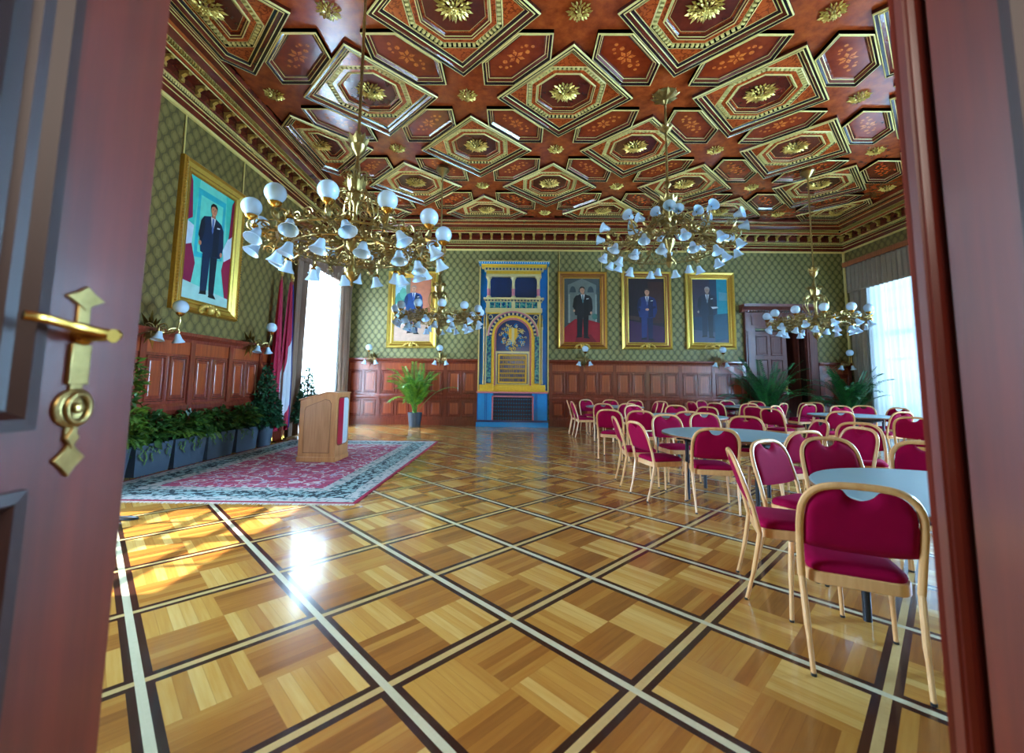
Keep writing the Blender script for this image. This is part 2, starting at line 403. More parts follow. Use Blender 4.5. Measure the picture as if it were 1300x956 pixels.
# ---------------------------------------------------------------- windows
def window(idx, side, wy):
    x0 = XL - 0.30 if side < 0 else XR + 0.30
    fr = MB(); X0, X1 = x0 - 0.04, x0 + 0.04
    fr.box((X0, wy - WH, WZ0), (X1, wy - WH + 0.09, WZ1), white); fr.box((X0, wy + WH - 0.09, WZ0), (X1, wy + WH, WZ1), white)
    fr.box((X0, wy - WH + 0.09, WZ0), (X1, wy + WH - 0.09, WZ0 + 0.12), white); fr.box((X0, wy - WH + 0.09, WZ1 - 0.1), (X1, wy + WH - 0.09, WZ1), white)
    fr.box((X0, wy - WH + 0.09, 2.78), (X1, wy + WH - 0.09, 2.94), white)
    fr.box((X0, wy - 0.07, WZ0 + 0.12), (X1, wy + 0.07, 2.78), white); fr.box((X0, wy - 0.07, 2.94), (X1, wy + 0.07, WZ1 - 0.1), white)
    for q in (-0.53, 0.53):
        for za, zb in ((WZ0 + 0.12, 2.78), (2.94, WZ1 - 0.1)): fr.box((X0, wy + q - 0.02, za), (X1, wy + q + 0.02, zb), white)
    for zz in (0.75, 1.4, 2.08, 3.5, 4.08):
        fr.box((X0, wy - WH + 0.09, zz), (X1, wy - 0.07, zz + 0.05), white); fr.box((X0, wy + 0.07, zz), (X1, wy + WH - 0.09, zz + 0.05), white)
    o = struct(fr.build('window_%d' % idx, smooth=False))
    g = MB()
    for a, c in ((wy - WH + 0.09, wy - 0.07), (wy + 0.07, wy + WH - 0.09)):
        for d, e_ in ((WZ0 + 0.12, 2.78), (2.94, WZ1 - 0.1)): g.box((x0 - 0.004, a, d), (x0 + 0.004, c, e_), glass)
    g.build('pane', o, smooth=False)
for i, w in enumerate(WIN_L): window(i + 1, -1, w)
for i, w in enumerate(WIN_R): window(i + 3, 1, w)

def curtain_mesh(y0, y1, z0, z1, x, amp, period, mat, seed=0, gather=None, n=None):
    """hanging cloth in the yz plane; gather(y_fraction,z_fraction)->y"""
    rd = random.Random(seed); ph = rd.random() * 6
    N = n or max(12, int((y1 - y0) / period * 10)); K = 14; vs = []; fs = []
    for k in range(K + 1):
        tz = k / K
        for i in range(N + 1):
            t = i / N
            yy = y0 + (y1 - y0) * t if gather is None else gather(t, tz)
            a = amp * (0.75 + 0.5 * math.sin(t * 9 + ph))
            xx = x + a * math.sin(2 * PI * t * (y1 - y0) / period + ph + 0.4 * math.sin(tz * 3 + t * 5))
            vs.append((xx, yy, z0 + (z1 - z0) * tz))
    for k in range(K):
        for i in range(N): a = k * (N + 1) + i; fs.append((a, a + 1, a + N + 2, a + N + 1))
    b = MB(); b.add(vs, fs, mat); return b
def solid(o, t): m = o.modifiers.new('thickness', 'SOLIDIFY'); m.thickness = t; m.offset = 0; return o
sidename = {-1: 'left', 1: 'right'}
def dress(side, wy, where, has_sheer=True):
    x = XL + 0.14 if side < 0 else XR - 0.14; xs = XL + 0.06 if side < 0 else XR - 0.06
    dm = drapeL if side < 0 else drape; col = 'brown' if side < 0 else 'taupe grey'
    t = thing('curtain_set', '%s curtains with gathered valance over the %s' % (col, where), 'curtain', (0, 0, 0), 0, 'window curtains')
    rl = MB(); xi = x + (-0.12 if side > 0 else 0.12)
    rl.box((min(x - side * -0.02, xi), wy - 1.72, 5.02), (max(x, xi), wy + 1.72, 5.14), walnut); rl.box((min(XL if side < 0 else XR, xi), wy - 1.72, 5.14), (max(XL if side < 0 else XR, xi), wy + 1.72, 5.17), walnut)
    rl.build('curtain_rail', t, bevel=0.008)
    v = curtain_mesh(wy - 1.68, wy + 1.68, 4.2, 5.03, x - side * 0.05, 0.042, 0.16, dm, 3)
    solid(v.build('valance', t), 0.006)
    for sg in (-1, 1):
        ya, yb = (wy - 1.66, wy - 1.12) if sg < 0 else (wy + 1.12, wy + 1.66)
        def gat(tt, tz, sg=sg, ya=ya, yb=yb):
            inner = 0.16 * (1 - tz) ** 0.5 * 0 + 0.18 * tz ** 2
            return (ya + (yb + inner - ya) * tt) if sg < 0 else (ya - inner + (yb - ya + inner) * tt)
        c = curtain_mesh(ya, yb, 0.03, 4.95, x, 0.05, 0.12, dm, 5 + sg, gat)
        solid(c.build('drape', t), 0.006)
    if not has_sheer: return
    sh = curtain_mesh(wy - 1.2, wy + 1.2, 0.04, 4.9, xs, 0.032, 0.17, sheer, 9, n=200)
    o = sh.build('sheer_curtain', t); o['label'] = 'white translucent sheer curtain'
dress(-1, WIN_L[0], 'window hidden behind the open door at left', False); dress(-1, WIN_L[1], 'bright window behind the lectern')
dress(1, WIN_R[0], 'nearest window of the right wall', False); dress(1, WIN_R[1], 'middle window of the right wall'); dress(1, WIN_R[2], 'window at the far right corner')

# ---------------------------------------------------------------- wainscot
def wains_panel(w, h):
    """raised and fielded panel, local: x 0..w, z 0..h, facing -y, y=0 is the ground of the panelling"""
    b = MB(); rings = [(0, 0.0), (0.012, -0.022), (0.03, -0.022), (0.045, 0.012), (0.06, 0.012), (0.09, -0.004)]
    vs = []; fs = []; ms = []
    for ins, y in rings: vs += [(ins, y, ins), (w - ins, y, ins), (w - ins, y, h - ins), (ins, y, h - ins)]
    for k in range(len(rings) - 1):
        fs = [(4 * k + i, 4 * k + (i + 1) % 4, 4 * k + 4 + (i + 1) % 4, 4 * k + 4 + i) for i in range(4)]
        b.add(vs, fs, wainsd if k < 4 else wains)
    k = 4 * (len(rings) - 1); b.add(vs, [(k, k + 1, k + 2, k + 3)], wains)
    return b
PC = {}
def put_panel(w, h, T, parent):
    key = (round(w, 3), round(h, 3))
    if key not in PC:
        PC[key] = wains_panel(*key).build('panel', parent, smooth=False, fixn=False); o = PC[key]
    else:
        o = PC[key].copy(); C.objects.link(o); o.parent = parent
    o.matrix_basis = T
def wainscot(name, p0, p1, rot, bay, panels=True):
    """runs from p0 to p1 (distance along the wall), built facing -y then turned by rot"""
    L = p1; b = MB(); DH = 2.05
    b.box((0, 0, 0), (L, 0.06, DH - 0.1), wainsd)
    b.box((0, -0.035, 0), (L, 0, 0.16), wainsd); b.box((0, -0.02, 0.16), (L, 0, 0.2), wainsd)
    b.prism([(0.06, 0.80), (-0.02, 0.80), (-0.035, 0.84), (-0.035, 0.90), (-0.01, 0.94), (0.06, 0.94)], 'x', 0, L, wainsd)
    b.box((0, -0.012, 1.70), (L, 0, 1.94), wains)
    b.prism([(0.06, DH - 0.15), (-0.02, DH - 0.15), (-0.03, DH - 0.1), (-0.075, DH - 0.05), (-0.08, DH), (0.06, DH)], 'x', 0, L, wainsd)
    n = max(1, round(L / bay)); bw = L / n
    for i in range(n + 1):
        x = min(max(i * bw, 0.05), L - 0.05)
        b.box((x - 0.05, -0.03, 0.0), (x + 0.05, 0, 1.94), wainsd)
    o = b.build(name, smooth=False); struct(o)
    o.matrix_world = Matrix.Translation(p0) @ Matrix.Rotation(rot, 4, 'Z')
    for i in range(n):
        pw = (bw - 0.10 - 0.12) / 2
        for k in range(2):
            x = i * bw + 0.05 + 0.03 + k * (pw + 0.06)
            put_panel(pw, 0.68, Matrix.Translation((x, 0, 0.98)), o); put_panel(pw, 0.50, Matrix.Translation((x, 0, 0.26)), o)
# far wall, in three runs broken by the stove and the door
wainscot('trim_2', (XL + 0.06, YF - 0.06, 0), -1.16 - XL - 0.06, 0, 1.0)
wainscot('trim_3', (1.04, YF - 0.06, 0), 7.14 - 1.04, 0, 1.0)
wainscot('trim_4', (9.40, YF - 0.06, 0), XR - 0.06 - 9.40, 0, 1.0)
wainscot('trim_5', (XL + 0.06, 4.10, 0), 9.70 - 4.10, PI / 2, 1.0)
wainscot('trim_6', (XL + 0.06, YN, 0), 1.55 - YN, PI / 2, 1.0)
wainscot('trim_7', (XR - 0.06, 9.7, 0), 9.7 - 8.85, -PI / 2, 1.0); wainscot('trim_8', (XR - 0.06, 5.4, 0), 5.4 - 4.5, -PI / 2, 1.0)
b = MB(); b.tube([(XL + 0.035, YF - 0.035, 2.06), (XL + 0.035, YF - 0.035, 5.55)], 0.03, goldline, 8); struct(b.build('trim_9'))
b = MB(); b.tube([(XR - 0.035, YF - 0.035, 2.06), (XR - 0.035, YF - 0.035, 5.55)], 0.04, goldline, 8); struct(b.build('trim_10'))

# ---------------------------------------------------------------- coffered ceiling
GX0, GY0, SP = 0.825, 7.13, 1.733
FX0, FX1, FY1, FY0 = XL + 0.62, XR - 0.62, YF - 0.62, 2.4
def clip(poly, axis, lim, keep_less):
    out = []
    for i in range(len(poly)):
        p, q = poly[i], poly[(i + 1) % len(poly)]
        ip = (p[axis] <= lim + 1e-9) if keep_less else (p[axis] >= lim - 1e-9); iq = (q[axis] <= lim + 1e-9) if keep_less else (q[axis] >= lim - 1e-9)
        if ip: out.append(p)
        if ip != iq:
            t = (lim - p[axis]) / (q[axis] - p[axis]); out.append((p[0] + (q[0] - p[0]) * t, p[1] + (q[1] - p[1]) * t))
    o2 = []
    for p in out:
        if not o2 or (abs(p[0] - o2[-1][0]) + abs(p[1] - o2[-1][1])) > 1e-4: o2.append(p)
    if len(o2) > 1 and abs(o2[0][0] - o2[-1][0]) + abs(o2[0][1] - o2[-1][1]) < 1e-4: o2.pop()
    return o2
def clipf(poly, m=0.0):
    for ax, lim, less in ((0, FX0 + m, False), (0, FX1 - m, True), (1, FY0 + m, False), (1, FY1 - m, True)):
        poly = clip(poly, ax, lim, less)
        if len(poly) < 3: return []
    return poly
def area(p): return 0.5 * sum(p[i][0] * p[(i + 1) % len(p)][1] - p[(i + 1) % len(p)][0] * p[i][1] for i in range(len(p)))
def halfclip(poly, nx, ny, d):
    """keep points with n.p >= d"""
    out = []
    for i in range(len(poly)):
        p, q = poly[i], poly[(i + 1) % len(poly)]
        a, c = p[0] * nx + p[1] * ny - d, q[0] * nx + q[1] * ny - d
        if a >= 0: out.append(p)
        if (a >= 0) != (c >= 0):
            t = a / (a - c); out.append((p[0] + (q[0] - p[0]) * t, p[1] + (q[1] - p[1]) * t))
    return out
def inset(poly, d):
    if area(poly) < 0: poly = poly[::-1]
    out = poly; n = len(poly)
    for i in range(n):
        p, q = poly[i], poly[(i + 1) % n]; L = math.hypot(q[0] - p[0], q[1] - p[1])
        if L < 1e-5: continue
        nx, ny = -(q[1] - p[1]) / L, (q[0] - p[0]) / L
        out = halfclip(out, nx, ny, nx * p[0] + ny * p[1] + d)
        if len(out) < 3: return []
    return out
def fan(b, outer, zo, inner, zi, m):
    """strip between two convex rings that may have different vertex counts: matched by angle round the centre"""
    if len(inner) < 3: return False
    cx = sum(p[0] for p in inner) / len(inner); cy = sum(p[1] for p in inner) / len(inner)
    def hit(poly, a):
        dx, dy = math.cos(a), math.sin(a); best = None
        for i in range(len(poly)):
            p, q = poly[i], poly[(i + 1) % len(poly)]; ex, ey = q[0] - p[0], q[1] - p[1]
            den = dx * ey - dy * ex
            if abs(den) < 1e-12: continue
            t = ((p[0] - cx) * ey - (p[1] - cy) * ex) / den; u = ((p[0] - cx) * dy - (p[1] - cy) * dx) / den
            if t > 0 and -1e-6 <= u <= 1 + 1e-6 and (best is None or t < best): best = t
        return (cx + dx * best, cy + dy * best) if best else None
    if len(outer) == len(inner):
        # same topology: pair vertices by nearest angle
        io = sorted(outer, key=lambda p: math.atan2(p[1] - cy, p[0] - cx)); ii = sorted(inner, key=lambda p: math.atan2(p[1] - cy, p[0] - cx))
        n = len(io); best = min(range(n), key=lambda s: sum((io[(k + s) % n][0] - ii[k][0]) ** 2 + (io[(k + s) % n][1] - ii[k][1]) ** 2 for k in range(n)))
        io = io[best:] + io[:best]
    else:
        an = sorted(set(round(math.atan2(p[1] - cy, p[0] - cx), 6) for p in list(outer) + list(inner)))
        io = [hit(outer, a) for a in an]; ii = [hit(inner, a) for a in an]
        ok = [(p, q) for p, q in zip(io, ii) if p and q]; io = [p for p, q in ok]; ii = [q for p, q in ok]
    n = len(io); vs = [(p[0], p[1], zo) for p in io] + [(p[0], p[1], zi) for p in ii]
    b.add(vs, [(i, (i + 1) % n, n + (i + 1) % n, n + i) for i in range(n)], m); return True
def rings(b, poly, steps, z0, cap_m):
    """steps = [(inset, z, material)], successive mouldings of a convex coffer"""
    cur, zc = poly, z0
    for ins, z, m in steps:
        nx = inset(poly, ins) if ins > 1e-6 else poly
        if len(nx) < 3: break
        fan(b, cur, zc, nx, z, m); cur, zc = nx, z
    if cap_m is not None: b.add([(p[0], p[1], zc) for p in cur], [tuple(range(len(cur)))], cap_m)
    return cur, zc
ZS = 6.425       # star ground
FR = [(0.0, ZC + 0.02, cdark), (0.010, ZC, goldline), (0.020, ZC, goldline), (0.026, ZC + 0.014, cnavy), (0.056, ZC + 0.016, cnavy), (0.060, ZC + 0.008, goldline), (0.070, ZC + 0.008, goldline),
      (0.076, ZC + 0.034, cdark), (0.114, ZC + 0.044, cdark), (0.118, ZC + 0.05, goldline), (0.126, ZC + 0.05, goldline), (0.134, ZC + 0.07, cnavy), (0.160, ZC + 0.076, cnavy), (0.163, ZC + 0.076, goldline), (0.171, ZC + 0.078, goldline)]
ceil_b = MB(); ceil_b.box((XL - 0.45, YN - 1.0, 6.62), (XR + 0.45, YF + 0.45, 6.95), cdark)
ZB = ZC + 0.165      # boards above the coffers
ceil_b.add([(FX0, FY0, ZB), (FX1, FY0, ZB), (FX1, FY1, ZB), (FX0, FY1, ZB)], [(0, 1, 2, 3)], cdark)
for j in range(-3, 4):
    for i in range(-4, 7):
        if (i + j) % 2 == 0: continue
        q = [(0.525, 0), (0.84, 0.318), (0.318, 0.318), (0.318, 0.84)]; star = []
        for k in range(4):
            c_, s_ = round(math.cos(k * PI / 2)), round(math.sin(k * PI / 2)); star += [(c_ * x - s_ * y, s_ * x + c_ * y) for x, y in q]
        cx_, cy_ = GX0 + i * SP, GY0 + j * SP
        for k in range(16):
            tri = clipf([(cx_, cy_), (cx_ + star[k][0], cy_ + star[k][1]), (cx_ + star[(k + 1) % 16][0], cy_ + star[(k + 1) % 16][1])])
            if len(tri) >= 3: ceil_b.add([(p[0], p[1], ZS) for p in tri], [tuple(range(len(tri)))], cwood)
ceil_b.add([(XL, YN, ZC + 0.02), (XR, YN, ZC + 0.02), (XR, FY0, ZC + 0.02), (XL, FY0, ZC + 0.02)], [(0, 1, 2, 3)], cwood)
ceiling = struct(ceil_b.build('ceiling', smooth=False, fixn=False))
def octagon(cx, cy, ap):
    r = ap / math.cos(PI / 8); return [(cx + r * math.cos(PI / 8 + i * PI / 4), cy + r * math.sin(PI / 8 + i * PI / 4)) for i in range(8)]
def along_poly(poly, step, fn):
    for i in range(len(poly)):
        p, q = Vector(poly[i]), Vector(poly[(i + 1) % len(poly)]); L = (q - p).length
        n = max(1, int(L / step))
        for k in range(n): fn(p + (q - p) * ((k + 0.5) / n), math.atan2(q.y - p.y, q.x - p.x))
def rosette_mesh(name, rad, petals, layers):
    """hanging carved rosette of pointed acanthus leaves, centre at origin, hangs down to -z"""
    b = MB(); rd = random.Random(int(rad * 1000))
    for L, (f0, f1, n) in enumerate(((0.50, 1.0, petals * 2), (0.36, 0.78, petals * 2), (0.2, 0.58, petals), (0.08, 0.36, petals))[:layers + 1]):
        for i in range(n):
            a = 2 * PI * (i + 0.5 * (L % 2) + rd.uniform(-0.12, 0.12)) / n; T = Matrix.Rotation(a, 4, 'Z') ; k = 1.0 if i % 2 == 0 else 0.86
            z0 = -0.02 - 0.022 * L; r0, r1 = rad * f0, rad * f1 * k; w = rad * 0.085; dz = rd.uniform(-0.02, 0.012)
            vs = [(r0, 0, z0 - 0.012), ((r0 + r1) / 2, w, z0 + 0.004), ((r0 + r1) / 2 + 0.01, 0, z0 - 0.026), ((r0 + r1) / 2, -w, z0 + 0.004), (r1, 0, z0 + dz)]
            b.add(vs, [(0, 2, 1), (0, 3, 2), (1, 2, 4), (2, 3, 4)], gold, T)
    zc = -0.03 - 0.024 * layers
    b.lathe([(rad * 0.14, 0.0), (rad * 0.14, zc + 0.03), (rad * 0.08, zc)], gold, 10)
    for k in range(7):
        a = k * 2 * PI / 6; q = 0 if k == 6 else rad * 0.13
        b.ball((q * math.cos(a), q * math.sin(a), zc), rad * 0.075, gold, 5)
    return b
ros_big = ros_small = None
dent_mesh = None
nb = 0
def nodes():
    for j in range(-2, 4):
        for i in range(-4, 7):
            x, y = GX0 + i * SP, GY0 + j * SP
            if x > FX1 + 1.3 or x < FX0 - 1.3 or y > FY1 + 1.3: continue
            yield i, j, x, y
HD = 1.21
for i, j, x, y in nodes():
    if (i + j) % 2 == 0:
        dia = clipf([(x + HD, y), (x, y + HD), (x - HD, y), (x, y - HD)])
        if len(dia) < 3 or abs(area(dia)) < 0.15: continue
        b = MB()
        fan(b, dia, ZS, dia, ZC + 0.02, cwood)
        cur, zc = rings(b, dia, FR, ZS, None)
        oct_ = octagon(x, y, 0.68)
        for ax, lim, less in ((0, FX0 + 0.2, False), (0, FX1 - 0.2, True), (1, FY1 - 0.2, True)): oct_ = clip(oct_, ax, lim, less)
        if len(oct_) >= 3 and abs(area(oct_)) > 0.3:
            fan(b, cur, zc, oct_, zc, marq)
            cu2, z2 = rings(b, oct_, [(0.012, zc - 0.01, goldline), (0.020, zc - 0.01, goldline), (0.022, zc + 0.03, cnavy), (0.086, zc + 0.03, cnavy), (0.090, zc + 0.01, goldline), (0.096, zc + 0.012, goldline), (0.165, zc + 0.012, marq), (0.173, zc - 0.006, goldline), (0.185, zc - 0.004, goldline), (0.195, zc + 0.02, cdark), (0.201, zc + 0.015, goldline), (0.211, zc + 0.02, goldline), (0.221, zc + 0.06, cdark), (0.25, zc + 0.062, marq), (0.256, zc + 0.062, goldline), (0.262, zc + 0.062, cdark)], zc, cdark)
            mid = inset(oct_, 0.054)
            along_poly(mid, 0.068, lambda p, a: b.box((-0.020, -0.027, -0.016), (0.020, 0.027, 0.022), goldline, Matrix.Translation((p.x, p.y, zc + 0.012)) @ Matrix.Rotation(a, 4, 'Z')))
            zr = z2
        else:
            b.add([(p[0], p[1], zc) for p in cur], [tuple(range(len(cur)))], marq); zr = zc
        b.build('square_coffer', ceiling, smooth=False, fixn=False)
        if FX0 + 0.3 < x < FX1 - 0.3 and y < FY1 - 0.3:
            if ros_big is None:
                ros_big = rosette_mesh('rosette', 0.285, 10, 3).build('rosette', ceiling, smooth=False); o = ros_big
            else:
                o = ros_big.copy(); C.objects.link(o); o.parent = ceiling
            o.location = (x, y, zr); o.rotation_euler = (0, 0, random.random())
    else:
        if FX0 + 0.1 < x < FX1 - 0.1 and y < FY1 - 0.1 and y > FY0 + 0.2:
            if ros_small is None:
                ros_small = rosette_mesh('rosette', 0.19, 8, 2).build('rosette', ceiling, smooth=False); o = ros_small
            else:
                o = ros_small.copy(); C.objects.link(o); o.parent = ceiling
            o.location = (x, y, ZS)
marqflower = marquetry('ceiling_flower_inlay', (240, 126, 50), (170, 66, 24))
def flower(b, cx, cy, z, ang):
    T = Matrix.Translation((cx, cy, z)) @ Matrix.Rotation(ang, 4, 'Z')
    for k in range(6):
        a = k * PI / 3; r = 0.15
        b.add([(0.02 * math.cos(a), 0.02 * math.sin(a), 0), (r * 0.6 * math.cos(a - .4), r * 0.6 * math.sin(a - .4), 0), (r * math.cos(a), r * math.sin(a), 0), (r * 0.6 * math.cos(a + .4), r * 0.6 * math.sin(a + .4), 0)], [(3, 2, 1, 0)], marqflower, T)
    for s in (-1, 1):
        for q, (dx, dy, rr) in enumerate(((0.20, 0.05, 0.04), (0.27, -0.05, 0.032), (0.2, -0.08, 0.022), (0.33, 0.03, 0.03))):
            b.add([(s * (dx + rr * math.cos(t * PI / 4)), s * dy + rr * math.sin(t * PI / 4), 0) for t in range(8)], [tuple(range(8))], marqflower, T)
for i, j, x, y in nodes():
    mx, my = x + SP / 2, y + SP / 2
    # the star lies at node (i,j) when odd: the hexagon runs from that star to (i+1,j+1)
    if (i + j) % 2 == 1: pts = [(0.32, 0.32), (0.833, 0.32), (1.413, 0.90), (1.413, 1.413), (0.90, 1.413), (0.32, 0.833)]; ang = PI / 4
    else: pts = [(SP - 0.32, 0.32), (SP - 0.833, 0.32), (SP - 1.413, 0.90), (SP - 1.413, 1.413), (SP - 0.90, 1.413), (SP - 0.32, 0.833)]; ang = 3 * PI / 4
    hexa = clipf([(x + p[0], y + p[1]) for p in pts])
    if len(hexa) < 3 or abs(area(hexa)) < 0.12: continue
    b = MB(); fan(b, hexa, ZS, hexa, ZC + 0.015, cwood)
    cur, zc = rings(b, hexa, [(0.0, ZC + 0.015, cdark), (0.010, ZC + 0.004, goldline), (0.019, ZC + 0.004, goldline), (0.026, ZC + 0.03, cnavy), (0.052, ZC + 0.034, cnavy), (0.056, ZC + 0.03, goldline), (0.065, ZC + 0.032, goldline), (0.092, ZC + 0.07, cdark), (0.10, ZC + 0.075, goldline), (0.128, ZC + 0.088, cdark)], ZS, hexp)
    if FX0 + 0.5 < mx < FX1 - 0.5 and my < FY1 - 0.5: flower(b, mx, my, zc - 0.002, ang)
    b.build('hexagonal_coffer', ceiling, smooth=False, fixn=False)

# cornice, one run per wall: profile points (distance from wall, z)
PROF = [(0.0, 5.55, None), (0.03, 5.56, goldline), (0.05, 5.595, goldline), (0.05, 5.60, cdark), (0.065, 5.69, cdark), (0.07, 5.705, goldline), (0.07, 5.77, cdark),
        (0.09, 5.78, goldline), (0.09, 5.85, cnavy), (0.115, 5.865, goldline), (0.115, 5.885, cdark), (0.13, 5.91, cdark), (0.10, 6.04, cdark), (0.27, 6.05, cdark), (0.28, 6.065, goldline), (0.29, 6.08, cdark),
        (0.30, 6.12, cwood), (0.31, 6.13, goldline), (0.31, 6.20, cnavy), (0.33, 6.21, goldline), (0.36, 6.23, cdark), (0.42, 6.28, cdark), (0.43, 6.287, goldline), (0.47, 6.31, cwood), (0.56, 6.33, cdark), (0.57, 6.335, goldline), (0.60, 6.34, cdark), (0.61, 6.345, goldline), (0.62, 6.36, cdark), (0.63, ZS, cdark)]
def cornice(name, p0, p1, ux, uy, nx, ny, nconsole):
    """ends mitred at 45 degrees; runs from p0 to p1 with inward normal n"""
    b = MB(); L = math.hypot(p1[0] - p0[0], p1[1] - p0[1])
    def at(s, d, z, mitre=True): return (p0[0] + ux * s + nx * d, p0[1] + uy * s + ny * d, z)
    for k in range(len(PROF) - 1):
        d0, z0, _ = PROF[k]; d1, z1, m = PROF[k + 1]
        b.add([at(d0, d0, z0), at(L - d0, d0, z0), at(L - d1, d1, z1), at(d1, d1, z1)], [(0, 1, 2, 3)], m)
    o = struct(b.build(name, smooth=False, fixn=False))
    d = MB(); ang = math.atan2(uy, ux)
    n = int(L / 0.045)
    for k in range(n):     # bead row and dentil row
        s = (k + 0.5) * L / n
        T = Matrix.Translation(at(s, 0.09, 5.82)) @ Matrix.Rotation(ang, 4, 'Z'); d.box((-0.012, -0.014, -0.02), (0.012, 0.014, 0.02), goldline, T)
        if 0.35 < s < L - 0.35:
            T = Matrix.Translation(at(s, 0.32, 6.165)) @ Matrix.Rotation(ang, 4, 'Z'); d.box((-0.012, -0.02, -0.03), (0.012, 0.02, 0.03), gold, T)
    d.build('dentil_rows', o, smooth=False, fixn=False)
    c = MB(); c.prism([(0.0, 0.0), (0.05, 0.0), (0.06, 0.03), (0.04, 0.07), (0.10, 0.11), (0.15, 0.10), (0.16, 0.14), (0.0, 0.14)], 'x', -0.028, 0.028, gold)
    c.box((-0.04, 0.0, 0.125), (0.04, 0.17, 0.142), gold); c.box((-0.036, 0, -0.01), (0.036, 0.05, 0.008), gold)
    first = None
    for k in range(nconsole):
        s = (k + 0.5) * L / nconsole
        if first is None: first = c.build('console', o, smooth=False); q = first
        else: q = first.copy(); C.objects.link(q); q.parent = o
        p = at(s, 0.118, 5.90); q.location = p; q.rotation_euler = (0, 0, math.atan2(ny, nx) - PI / 2)
cornice('trim_11', (XL, YN), (XL, YF), 0, 1, 1, 0, 37)
cornice('trim_12', (XL, YF), (XR, YF), 1, 0, 0, -1, 47)
cornice('trim_13', (XR, YF), (XR, YN), 0, -1, -1, 0, 37)

# ---------------------------------------------------------------- door leaves of the doorway we stand in
def door_leaf(idx, xf, sgn, y0, y1, astragal, st):
    """leaf lying back against the reveal; visible face at x=xf, normal sgn*x"""
    t0, t1 = (xf - 0.035 * 1, xf) if sgn > 0 else (xf, xf + 0.035)
    b = MB(); Z1 = 3.2
    def fx(d): return xf + sgn * d
    def bx(ya, yb, za, zb, d0, d1, m):
        b.box((min(fx(d0), fx(d1)), ya, za), (max(fx(d0), fx(d1)), yb, zb), m)
    bx(y0, y1, 0.01, Z1, -0.04, -0.02, doord)
    if astragal:
        bx(y1 - 0.036, y1, 0.01, Z1, -0.02, 0, doorw); bx(y1 - 0.062, y1 - 0.036, 0.01, Z1, -0.022, -0.018, doord); bx(y1 - st, y1 - 0.062, 0.01, Z1, -0.02, 0, doorw)
    else: bx(y1 - st, y1, 0.01, Z1, -0.02, 0, doorw)
    bx(y0, y0 + 0.11, 0.01, Z1, -0.02, 0, doorw)
    for za, zb in ((0.01, 0.22), (1.13, 1.22), (2.92, Z1)): bx(y0 + 0.11, y1 - st, za, zb, -0.02, 0, doorw)
    o = struct(b.build('door_%d' % idx, smooth=False))
    for za, zb in ((0.22, 1.13), (1.22, 2.92)):
        p = MB(); ya, yb = y0 + 0.11, y1 - st
        rs = [(0, 0.0), (0.0, 0.012), (0.018, 0.014), (0.03, -0.004), (0.045, -0.006), (0.052, -0.016), (0.075, -0.018), (0.085, -0.004), (0.11, 0.002)]
        vs = []
        for ins, dd in rs: vs += [(fx(dd), ya + ins, za + ins), (fx(dd), yb - ins, za + ins), (fx(dd), yb - ins, zb - ins), (fx(dd), ya + ins, zb - ins)]
        for k in range(len(rs) - 1): p.add(vs, [(4 * k + i, 4 * k + (i + 1) % 4, 4 * k + 4 + (i + 1) % 4, 4 * k + 4 + i) for i in range(4)], doorm)
        k = 4 * (len(rs) - 1); p.add(vs, [(k, k + 1, k + 2, k + 3)], doorw); p.build('panel', o, smooth=False)
    if astragal:
        a = MB(); pr = [(y1 + 0.008, -0.03), (y1 + 0.008, 0.010), (y1, 0.018), (y1 - 0.008, 0.012), (y1 - 0.011, 0.014), (y1 - 0.013, 0.018), (y1 - 0.030, 0.018), (y1 - 0.032, 0.012), (y1 - 0.038, 0.014), (y1 - 0.042, 0.004), (y1 - 0.042, -0.018)]
        a.prism([(fx(d), y) for y, d in pr], 'z', 0.01, Z1, doorw); a.build('astragal', o, smooth=False)
    return o
dl = door_leaf(1, -0.76, 1, -0.02, 0.845, False, 0.175)
door_leaf(2, 0.82, -1, -0.02, 0.858, True, 0.19)
# brass handle on the left leaf (face at x=-0.76), centre line y=0.735
hp = MB(); X = -0.76; hy = 0.732
def dia_plate(zc, ry, rz, th):
    hp.prism([(hy - ry, zc), (hy - ry * 0.4, zc - rz * 0.5), (hy, zc - rz), (hy + ry * 0.4, zc - rz * 0.5), (hy + ry, zc), (hy + ry * 0.4, zc + rz * 0.5), (hy, zc + rz), (hy - ry * 0.4, zc + rz * 0.5)], 'x', X, X + th, brassold)
hp.box((X, hy - 0.011, 1.20), (X + 0.005, hy + 0.011, 1.45), brassold)
hp.box((X, hy - 0.017, 1.29), (X + 0.008, hy + 0.017, 1.36), brassold)
dia_plate(1.44, 0.034, 0.022, 0.007); dia_plate(1.165, 0.026, 0.03, 0.007); dia_plate(1.20, 0.012, 0.02, 0.009)
hp.lathe([(0.0338, 0), (0.034, 0.006), (0.026, 0.010), (0.02, 0.008)], brassold, 20, Matrix.Translation((X, hy, 1.25)) @ Matrix.Rotation(PI / 2, 4, 'Y'))
hp.tube([(X + 0.012, hy + 0.019 * math.cos(a * PI / 8), 1.25 + 0.024 * math.sin(a * PI / 8)) for a in range(16)], 0.005, brassold, 6, closed=True)
hp.lathe([(0.009, 0.0), (0.009, 0.016), (0.004, 0.018)], brassold, 10, Matrix.Translation((X, hy, 1.25)) @ Matrix.Rotation(PI / 2, 4, 'Y'))
plate = hp.build('handle_plate', dl, bevel=0.0015); plate['label'] = 'ornate aged brass handle plate with keyhole rosette'
lv = MB()
lv.lathe([(0.017, 0.0), (0.017, 0.01), (0.011, 0.014), (0.010, 0.055), (0.012, 0.06)], brass, 14, Matrix.Translation((X, hy, 1.375)) @ Matrix.Rotation(PI / 2, 4, 'Y'))
